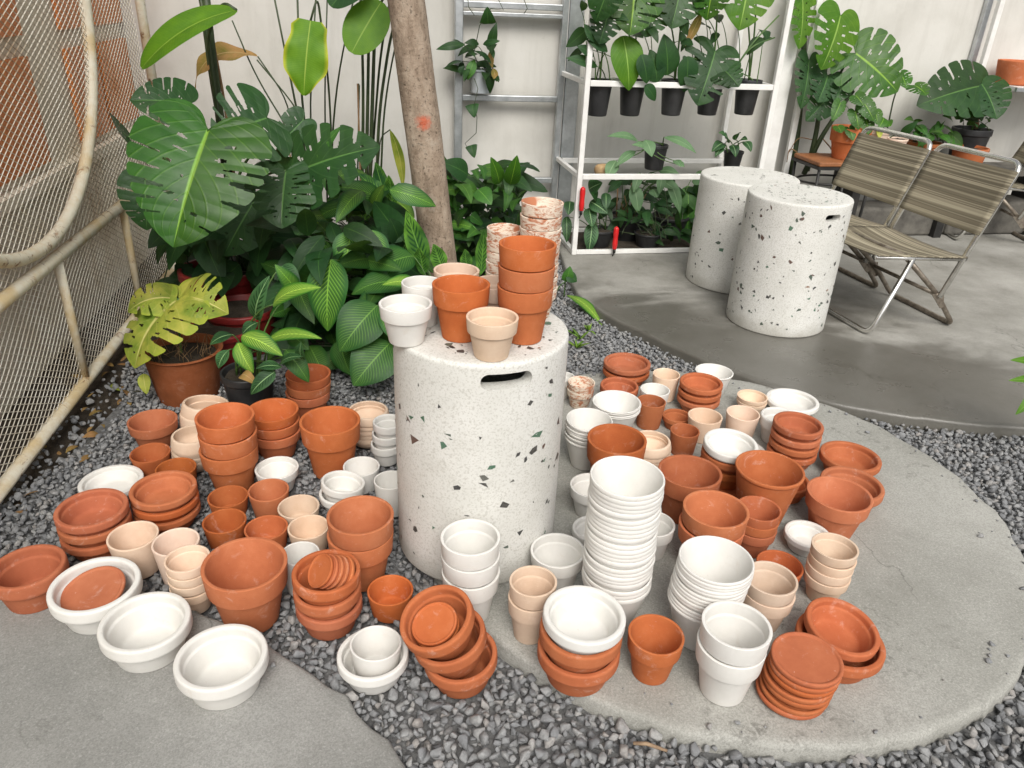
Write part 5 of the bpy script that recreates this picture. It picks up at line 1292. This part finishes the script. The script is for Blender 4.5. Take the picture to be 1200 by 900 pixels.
# leafy bush right of the trunk
bu = empty('leafy_bush', Vector((.05, 3.6, 0)), 0, 'dense dark green bush between trunk, rack and weathered pots', 'plant')
BR = Vector((.0, 3.75, 0))
filler(bu, 'foliage', 'plain', (516, 192, 616, 320), (3.3, 3.75), 130, (.5, .75), (.07, .13), hw_heart, 11, roots=BR)
filler(bu, 'foliage', 'darkplain', (515, 190, 615, 320), (3.4, 3.95), 95, (.5, .7), (.09, .16), hw_heart, 12, roots=BR)
for mat, a, c, w in [('monstera',(585,215),(575,184),17), ('monstera',(598,216),(606,182),19), ('darkplain',(548,205),(518,190),26), ('plain',(560,222),(576,240),22), ('feather',(530,270),(556,282),18), ('calathea',(528,262),(558,268),16)]:
    cleaf(bu, mat, a, c, 3.35, w, (.1, -.8, .5), 3.28, hw_ovate, BR)
# fern leaf low by the patio edge, and sprigs in the gravel
lf = empty('low_plant', gnd(668, 352, .02), 0, 'low plant with one arching striped leaf at the patio corner', 'plant')
g0 = gnd(660, 352, .02)
cleaf(lf, 'bright', (664,346), (708,386), g0.y - .02, 16, (.2,-.4,.9), g0.y - .24, hw_lance, None, bend=.12)
cleaf(lf, 'plain', (663,330), (668,312), g0.y, 14, (.2,-.7,.5), g0.y, hw_ovate, g0); cleaf(lf, 'darkplain', (664,322), (676,330), g0.y, 14, (.2,-.7,.5), g0.y, hw_ovate, g0)
b = MB(); g_ = random.Random(6)
for px, py in ((672,392),(680,398),(690,388),(676,408)):
    q = gnd(px, py, .02)
    for i in range(7): leaf(b, q, q + Vector((g_.gauss(0, .025), g_.gauss(0, .025), g_.uniform(.01, .035))), (0, -.3, 1), .012, hw_ovate, NL=4, NW=1)
b.build('sprig', L['bright'], lf)

# hanging white pot with trailing vine on the rack
q = wallpt(563, 109, .09); Yh = q.y
hp_ = empty('hanging_plant', q, 0, 'small pale plastic pot with a trailing vine on the steel rack', 'potted plant')
lathe_pot('pot', q, .062, .115, 'greyplastic', hp_, rb=.8, rim=.12)
HR = q + Vector((0, 0, .11))
filler(hp_, 'foliage', 'darkplain', (540, 50, 580, 86), (Yh - .12, Yh + .02), 26, (.3, .42), (.07, .14), hw_lance, 21, down=.25, roots=HR)
for mat, a, c, w in [('darkplain',(572,28),(571,8),20), ('darkplain',(553,122),(556,138),17), ('darkplain',(552,170),(556,185),15), ('darkplain',(545,52),(511,58),10), ('darkplain',(566,52),(586,48),8), ('plain',(556,70),(548,94),12), ('brown',(578,80),(582,96),8), ('brown',(574,60),(577,80),7)]:
    cleaf(hp_, mat, a, c, Yh - .08, w, (0, -.9, .3), None, hw_heart if w > 14 else hw_lance)
b = MB(); b.tube([at(x, y, Yh - .09) for x, y in ((556,92),(560,104),(556,122),(559,138),(558,156),(545,168),(551,180))], .0018, 5); b.tube([at(x, y, Yh - .09) for x, y in ((556,60),(562,30),(575,10),(590,12),(580,-10))], .0022, 5); b.build('vine', L['darkstem'], hp_)
b = MB(); b.tube([at(x, y, Yh - .05) for x, y in ((548,-6),(549,8),(556,18))], .002, 5); b.tube([at(x, y, Yh - .05) for x, y in ((612,-6),(618,10),(614,16))], .002, 5); b.build('vine', L['darkstem'], hp_)

# black pots hung through the shelf top
hung = [(703, 'leftmost'), (742, 'second'), (791, 'middle'), (834, 'fourth'), (878, 'rightmost')]
SY = lambda px, py: wallpt(px, py, SO - .075)
spec = [[('darkplain',(700,78),(663,68),14,'l'),('darkplain',(696,66),(676,54),13,'l'),('darkplain',(712,60),(686,45),14,'l'),('darkplain',(698,50),(684,28),13,'l'),('darkmonstera',(715,-20),(698,26),44,'m')],
        [('monstera',(744,-22),(738,42),78,'d'),('brightmonstera',(730,42),(737,106),40,'o'),('darkmonstera',(716,6),(702,52),44,'m'),('darkplain',(752,64),(758,98),22,'o')],
        [('darkmonstera',(800,-26),(786,34),70,'m'),('darkmonstera',(768,0),(756,44),52,'m'),('darkplain',(782,88),(778,40),30,'o'),('darkplain',(770,96),(762,58),24,'o'),('darkplain',(756,100),(768,118),16,'o')],
        [('darkmonstera',(838,60),(817,124),70,'d'),('darkmonstera',(846,80),(866,102),40,'m'),('brown',(822,15),(803,54),11,'l'),('monstera',(836,-30),(828,24),54,'m'),('darkplain',(806,66),(802,108),26,'o')],
        [('brightmonstera',(880,-44),(866,36),78,'m'),('monstera',(844,-36),(816,18),52,'m'),('darkplain',(852,82),(862,98),18,'o')]]
for (px, nm), lv in zip(hung, spec):
    q = SY(px, 93); q = q - Vector((0, 0, .165)); 
    e = empty('shelf_plant', q, 0, f'{nm} of five black potted plants hung through the white shelf top', 'potted plant', 'black pots on the white shelf')
    lathe_pot('pot', q, .066, .165, 'blackplastic', e, rb=.70, rim=.12); soil_disc(q, .057, .15, e)
    rt = q + Vector((0, 0, .15)); Ys = q.y
    for i, (mat, a, c, w, kd) in enumerate(lv):
        if kd in 'md': mleaf(e, mat, a, c, Ys - .06 - .03 * i, w, rt, Ys - .16, px + i, (.1, -.8, .45), pr=.005, depth=.26 if kd == 'd' else .42, slitw=2.6 if kd == 'd' else 2.0)
        else: cleaf(e, mat, a, c, Ys - .05 - .02 * i, w, (.1, -.8, .45), Ys - .1, hw_lance if kd == 'l' else hw_ovate, rt)
    filler(e, 'foliage', 'darkplain', (px - 24, 4, px + 22, 60), (Ys - .1, Ys + .08), 5, (.4, .6), (.07, .13), hw_ovate, px, roots=rt, stem='stem')
# stray stems of the last pot reaching to the right post
e = [o for o in bpy.data.objects if o.name.startswith('shelf_plant')][-1]
stalks('stalk', [([(858,86,4.0),(880,52,4.0),(913,18,4.05)], .004), ([(858,86,4.0),(878,55,4.0),(908,44,4.05)], .004)], e, 'stem')

# lower shelf pots
ZMQ = ZM + .013; q = wallpt(766, 196, SO - .12); e = empty('shelf_plant', q, 0, 'black pot with long silvery leaves on the lower white shelf', 'potted plant')
q.z = ZMQ; lathe_pot('pot', q, .062, .125, 'blackplastic', e, rb=.75); rt = q + Vector((0, 0, .115)); Ys = q.y
for a, c, w in [((748,166),(711,160),11), ((778,161),(816,180),12), ((745,177),(721,196),11), ((722,188),(711,210),16), ((756,164),(764,184),16), ((760,176),(740,170),10), ((790,188),(798,196),10), ((792,192),(802,196),9)]:
    cleaf(e, 'greyleaf', a, c, Ys - .1, w, (0, -.6, .7), Ys - .16, hw_lance, rt, bend=.15)
q = wallpt(857, 196, SO - .12); e = empty('shelf_plant', q, 0, 'small black pot with round mottled leaves on the lower white shelf', 'potted plant')
q.z = ZMQ; lathe_pot('pot', q, .052, .095, 'blackplastic', e, rb=.75); rt = q + Vector((0, 0, .09)); Ys = q.y
for a, c, w in [((848,168),(834,178),13), ((852,166),(846,158),12), ((858,170),(862,184),12), ((866,166),(876,164),11), ((872,166),(880,178),11), ((862,164),(868,156),10), ((850,162),(842,156),9), ((846,172),(838,184),10)]:
    cleaf(e, 'prayer', a, c, Ys - .07, w, (0, -.6, .7), Ys - .12, hw_ovate, rt, bend=.2)
b = MB(); q = wallpt(709, 199, SO - .1); b.lathe([tuple(p) for p in fillet([(0.001,-.03),(.03,-.025),(.036,0),(.03,.025),(.001,.03)], .012, 4)], 20, 0, (0, 0, 0), Matrix.Scale(1.6, 4, Vector((1, 0, 0)))); o = b.build('dry_husk', M['husk'], None, True, q)
tag(o, 'tan dried husk lying on the left end of the lower shelf', 'husk')

# floor plants under the shelf
def floorpot(px, py, W, k, label, mat='blackplastic'):
    loc, r, kk = solve(px, py, W, k_(k), PZ if px > 672 else 0, .72); e = empty('floor_plant', loc, 0, label, 'potted plant'); h = kk * r
    lathe_pot('pot', loc, r, h, mat, e); soil_disc(loc, r * .85, h * .85, e); return e, loc + Vector((0, 0, h * .85)), loc.y
e, rt, Yf = floorpot(736, 252, 46, 1.2, 'black floor pot with pale drooping leaves under the white shelf')
for a, c, w, mat in [((742,215),(748,250),17,'greyleaf'), ((750,202),(742,226),11,'greyleaf'), ((772,200),(796,204),12,'greyleaf'), ((776,204),(772,228),11,'greyleaf'), ((782,207),(797,250),14,'greyleaf'), ((765,222),(770,232),14,'greyleaf'), ((775,212),(790,222),13,'greyleaf'), ((758,210),(770,204),10,'greyleaf'), ((728,212),(712,226),10,'darkplain')]:
    cleaf(e, mat, a, c, Yf - .08, w, (0, -.7, .5), Yf - .14, hw_lance, rt, bend=.12)
b = MB(); g_ = random.Random(9)
for i in range(14):
    x = g_.uniform(724, 762); b.tube([rt + Vector((g_.gauss(0, .03), g_.gauss(0, .03), 0)), at(x, g_.uniform(205, 250), Yf - .02)], .0025, 5)
b.build('dry_stems', L['drystem'], e)
e, rt, Yf = floorpot(703, 268, 34, 1.2, 'dark prayer plant at the left foot of the white shelf')
for a, c, w, mat in [((690,222),(706,214),18,'prayer'), ((692,236),(712,250),17,'prayer'), ((694,262),(690,296),17,'prayer'), ((690,244),(694,266),16,'prayer'), ((710,226),(710,246),12,'prayer'), ((700,232),(692,226),12,'darkplain'), ((668,236),(666,252),14,'prayer'), ((664,254),(664,284),12,'prayer')]:
    cleaf(e, mat, a, c, Yf - .06, w, (0, -.8, .4), Yf - .12, hw_ovate, rt, bend=.1)
e, rt, Yf = floorpot(786, 252, 44, 1.15, 'black floor pot with broad bright green leaves beside the rear stool')
for a, c, w, mat in [((806,218),(805,272),26,'plain'), ((822,226),(830,260),18,'brightmonstera'), ((800,230),(782,236),16,'darkplain'), ((812,208),(832,212),18,'greyleaf'), ((776,232),(786,242),20,'darkplain'), ((818,240),(822,262),16,'plain')]:
    cleaf(e, mat, a, c, Yf + .03, w, (0, -.8, .4), Yf - .03, hw_ovate, rt, bend=.1)
filler(e, 'foliage', 'darkplain', (722, 212, 834, 276), (Yf - .02, Yf + .22), 60, (.35, .5), (.09, .16), hw_ovate, 33, roots=rt)
e, rt, Yf = floorpot(760, 272, 34, 1.0, 'low black floor pot behind the rail of the white shelf')
filler(e, 'foliage', 'darkplain', (690, 232, 800, 284), (Yf - .05, Yf + .12), 40, (.3, .4), (.07, .12), hw_ovate, 34, roots=rt)
# two red plastic nozzles
for px, py, lab in ((681, 235, 'red plastic hose nozzle clipped on the left post of the shelf'), (720, 280, 'red plastic hose nozzle hanging just above the shelf bottom rail')):
    q = wallpt(px, py + 12, SO + .035); e = empty('hose_nozzle', q, 0, lab, 'hose nozzle', 'red hose nozzles')
    b = MB(); b.lathe([tuple(p) for p in fillet([(.001,0),(.011,0),(.014,.03),(.012,.06),(.014,.085),(.013,.112),(.001,.12)], .006, 3)], 18, 0, q); b.build('grip', M['brightred'], e)
    b = MB(); b.lathe([(.001,-.02),(.007,-.02),(.008,.0),(.001,.002)], 14, 0, q); b.tube([q + Vector((0,0,-.018)), q + Vector((-.008,-.01,-.035))], .004, 6); b.build('tip', M['black_iron'], e)

# ------------------------------------------------------------------ right-hand plants
q = wallpt(938, 204, .07); q.z = PZ
e = empty('climbing_monstera', q, 0, 'tall climbing monstera with thick stems beside the slim white post', 'plant')
Yw = q.y
for mat, a, c, w, n, sd in [('brightmonstera',(940,-8),(936,58),40,(.3,-.85,.3),1), ('brightmonstera',(985,18),(962,82),62,(.3,-.85,.4),2), ('monstera',(1002,62),(1052,108),82,(-.25,-.75,.5),3), ('darkmonstera',(970,88),(958,120),44,(.2,-.8,.4),4), ('darkmonstera',(948,70),(938,128),34,(.2,-.8,.4),5), ('darkmonstera',(972,112),(944,142),36,(.2,-.8,.4),6), ('darkmonstera',(990,92),(978,120),30,(0,-.8,.4),7), ('monstera',(1072,100),(1086,112),26,(0,-.7,.6),8), ('monstera',(1055,85),(1062,104),24,(0,-.8,.5),9)]:
    b = MB(); lp(b, a, c, Yw - .12, w, 'mono', n, Yw - .2, seed=sd, depth=.42, slitw=1.9); b.build('leaf', L[mat], e)
stalks('stem', [([(926,206,Yw-.05),(936,150,Yw-.06),(942,60,Yw-.08),(944,0,Yw-.1)], .016), ([(942,204,Yw-.08),(962,160,Yw-.1),(1000,106,Yw-.12)], .014), ([(946,200,Yw-.08),(958,150,Yw-.1),(962,110,Yw-.1),(975,40,Yw-.1)], .013), ([(985,85,Yw-.1),(995,68,Yw-.11),(1003,62,Yw-.12)], .006), ([(1040,150,Yw-.1),(1048,112,Yw-.1),(1058,90,Yw-.1)], .004)], e, 'darkstem')
stalks('root', [([(944,186,Yw-.08),(925,172,Yw-.1),(922,190,Yw-.1)], .003), ([(962,160,Yw-.1),(975,175,Yw-.12),(978,186,Yw-.12)], .003), ([(950,178,Yw-.08),(970,182,Yw-.1)], .003), ([(958,165,Yw-.08),(935,160,Yw-.1),(925,178,Yw-.1)], .0025)], e, 'drystem')

# small iron table with a planted terracotta pot
tq = wallpt(980, 188, .36); tz = tq.z
e = empty('plant_table', (tq.x, tq.y, PZ), 0, 'small black iron table with stained wooden top behind the stools', 'table')
Rm = Matrix.Translation((tq.x, tq.y, 0)) @ Matrix.Rotation(R(12), 4, 'Z')
b = MB(); b.box((-.17, -.12, tz - .012), (.17, .15, tz + .012), 0, Rm); o = b.build('table_top', M['wood'], e, False); md = o.modifiers.new('bevel', 'BEVEL'); md.width = .006; md.segments = 2
b = MB(); b.box((-.175, -.125, tz - .028), (.175, .155, tz - .0125), 0, Rm); b.build('frame', M['black_iron'], e, False)
for sx, sy in ((-.16,-.11),(.16,-.11),(.16,.14),(-.16,.14),(0,-.11)):
    b = MB(); b.tube([Rm @ Vector((sx, sy, tz - .03)), Rm @ Vector((sx * .92, sy * .92, PZ))], .0085, 8); b.build('leg', M['black_iron'], e)
b = MB(); b.tube([Rm @ Vector((.19 * math.cos(a), .02 + .13 * math.sin(a), tz - .11)) for a in [2*math.pi*i/24 for i in range(24)]], .006, 6, 0, True); b.build('ring', M['black_iron'], e)
pq = Vector((tq.x, tq.y, tz + .0125)) + WD * .05
e = empty('potted_plant', pq, 0, 'terracotta pot of lacy perforated leaves on the iron table', 'potted plant')
b = MB(); b.lathe([(r_ * .105, z_ * .105) for r_, z_ in prof_std(1.55, .68, .46)], 40, 0, pq, wob=.004); b.build('pot', M['orange'], e); soil_disc(pq, .085, .135, e)
rt = pq + Vector((0, 0, .14)); Yq = pq.y
for a, c, w, sd in [((1003,112),(1012,124),20,1), ((1012,120),(1024,142),22,2), ((1002,130),(1006,152),20,3), ((985,120),(975,142),16,4), ((982,148),(986,156),14,5), ((1015,140),(1018,158),18,6), ((995,150),(1000,165),13,7), ((1026,130),(1028,146),16,8)]:
    mleaf(e, 'monstera', a, c, Yq - .08, w, rt, Yq - .12, sd, (0, -.85, .4), pr=.0025, slits=5, depth=.75)
# other pots along the wall behind the chairs
def wallpot(px, py, W, k, off, mat, label, leaves=(), fill=None):
    q = wallpt(px, py, off); z = proj(q)[2]; r = W * z / 2 / FPX; q = q.copy(); h = k * r; q.z -= h
    g0 = Vector((q.x, q.y, q.z)); e = empty('wall_plant', g0, 0, label, 'potted plant')
    lathe_pot('pot', g0, r, h, mat, e); soil_disc(g0, r * .85, h * .86, e); rt = g0 + Vector((0, 0, h * .86))
    for mat_, a, c, w, kd in leaves:
        if kd == 'm': mleaf(e, mat_, a, c, q.y - .05, w, rt, q.y - .2, int(a[0]), (0, -.75, .55), pr=.005)
        else: cleaf(e, mat_, a, c, q.y - .05, w, (0, -.75, .5), q.y - .1, hw_ovate, rt)
    if fill: filler(e, 'foliage', fill[0], fill[1], (q.y - .12, q.y + .04), fill[2], (.4, .6), (.06, .11), hw_ovate, int(px), roots=rt)
    return e, rt, q, h
benchz = wallpt(1030, 185, .3).z
wallpot(1028, 152, 30, 1.7, .22, 'rosy', 'small pale pot with yellow-green leaves behind the first chair', [('yellow',(1030,150),(1030,163),8,'o'), ('monstera',(1035,145),(1044,148),18,'o'), ('monstera',(1036,138),(1030,150),16,'o')])
wallpot(1052, 162, 24, 1.4, .24, 'rosy', 'small pinkish pot just above the left chair back', [('darkplain',(1056,158),(1076,142),10,'o')])
wallpot(1084, 166, 40, 1.5, .22, 'old', 'planter of low green leaves behind the two chair backs', [], ('plain', (1065, 140, 1120, 165), 26))
wallpot(1140, 150, 44, 2.1, .2, 'blackplastic', 'black pot holding the dark broad split leaf behind the chairs', [('darkmonstera',(1152,100),(1074,124),74,'m'), ('darkmonstera',(1150,98),(1168,140),60,'m'), ('darkmonstera',(1140,104),(1120,140),50,'m')], ('darkplain', (1125, 125, 1160, 150), 8))
stalks('sheath', [([(1143,150,4.75),(1144,110,4.72),(1146,82,4.72)], .018)], [o for o in bpy.data.objects if o.name.startswith('wall_plant')][-1], 'drystem')
wallpot(1138, 172, 40, 1.5, .34, 'deep', 'dark terracotta pot between the second chair back and the wall', [])
# bench under those pots
b = MB(); b.box((0, 0, 0), (1.35, .26, .03), 0, Matrix.Translation(wp(1.55, .42, .36)) @ Matrix.Rotation(R(12), 4, 'Z'))
bq = empty('plant_bench', wp(2.2, PZ, .25), 0, 'low dark bench carrying plant pots along the wall behind the chairs', 'bench')
b.build('bench_top', M['ledge'], bq, False)
for s in (1.6, 2.2, 2.85):
    b = MB(); b.box((0, 0, PZ), (.05, .22, .42), 0, Matrix.Translation(wp(s, 0, .34)) @ Matrix.Rotation(R(12), 4, 'Z')); b.build('leg', M['black_iron'], bq, False)
# terracotta pot on the corner shelf
q = wallpt(1190, 93, .17); q.z = .8985
b = MB(); b.lathe([tuple(p) for p in fillet([(.001,0),(.10,0),(.118,.125),(.105,.125),(.09,.02),(.001,.02)], [0,.01,.008,.006,.01,0], 3)], 40, wob=.004); o = b.build('flowerpot', M['orange'], None, True, q); tag(o, 'orange terracotta pot on the white wall shelf at upper right', 'flowerpot', 'terracotta flowerpots')

# leaves entering at the right edge
g0 = gnd(1262, 520, PATIO_Z); e = empty('leafy_plant', g0, 0, 'green leafy plant entering from the right edge above the gravel', 'plant')
for a, c, w in [((1235,440),(1184,422),20), ((1240,455),(1182,446),18), ((1222,452),(1190,486),16), ((1248,425),(1205,405),20), ((1250,470),(1215,492),18)]:
    cleaf(e, 'brightmonstera', a, c, g0.y, w, (0, -.6, .8), g0.y - .06, hw_ovate, g0, bend=.15)
b = MB(); lp(b, (-12, 200), (34, 206), 1.75, 16, hw_lance, n=(0, -.4, .9)); lp(b, (-12, 224), (10, 232), 1.75, 10, hw_lance, n=(0, -.4, .9))

# ------------------------------------------------------------------ light
w = bpy.data.worlds.new('World'); SC.world = w; w.use_nodes = True
nt = w.node_tree; bg = nt.nodes['Background']
sky = nt.nodes.new('ShaderNodeTexSky'); sky.sky_type = 'NISHITA'; sky.sun_disc = False
SUN_EL, SUN_AZ = R(47), R(171)          # compass direction the light comes from (0 = +Y, clockwise)
sky.sun_elevation = SUN_EL; sky.sun_rotation = SUN_AZ; sky.dust_density = 4; sky.air_density = 1.0; sky.ozone_density = 1.0
hs_ = nt.nodes.new('ShaderNodeHueSaturation'); hs_.inputs['Saturation'].default_value = .12
nt.links.new(sky.outputs[0], hs_.inputs['Color']); nt.links.new(hs_.outputs[0], bg.inputs['Color'])
bg.inputs['Strength'].default_value = .125
sl = bpy.data.lights.new('sun', 'SUN'); so = bpy.data.objects.new('sun', sl); COL.objects.link(so)
sl.energy = 2.0; sl.angle = R(30); sl.color = (1, .95, .87)
dirv = Vector((math.sin(SUN_AZ) * math.cos(SUN_EL), math.cos(SUN_AZ) * math.cos(SUN_EL), math.sin(SUN_EL)))
so.rotation_euler = dirv.to_track_quat('Z', 'Y').to_euler(); so.location = dirv * 10
vs_ = SC.view_settings; vs_.view_transform = 'Standard'; vs_.look = 'None'; vs_.gamma = 1; vs_.use_curve_mapping = False
vs_.exposure = 0.30
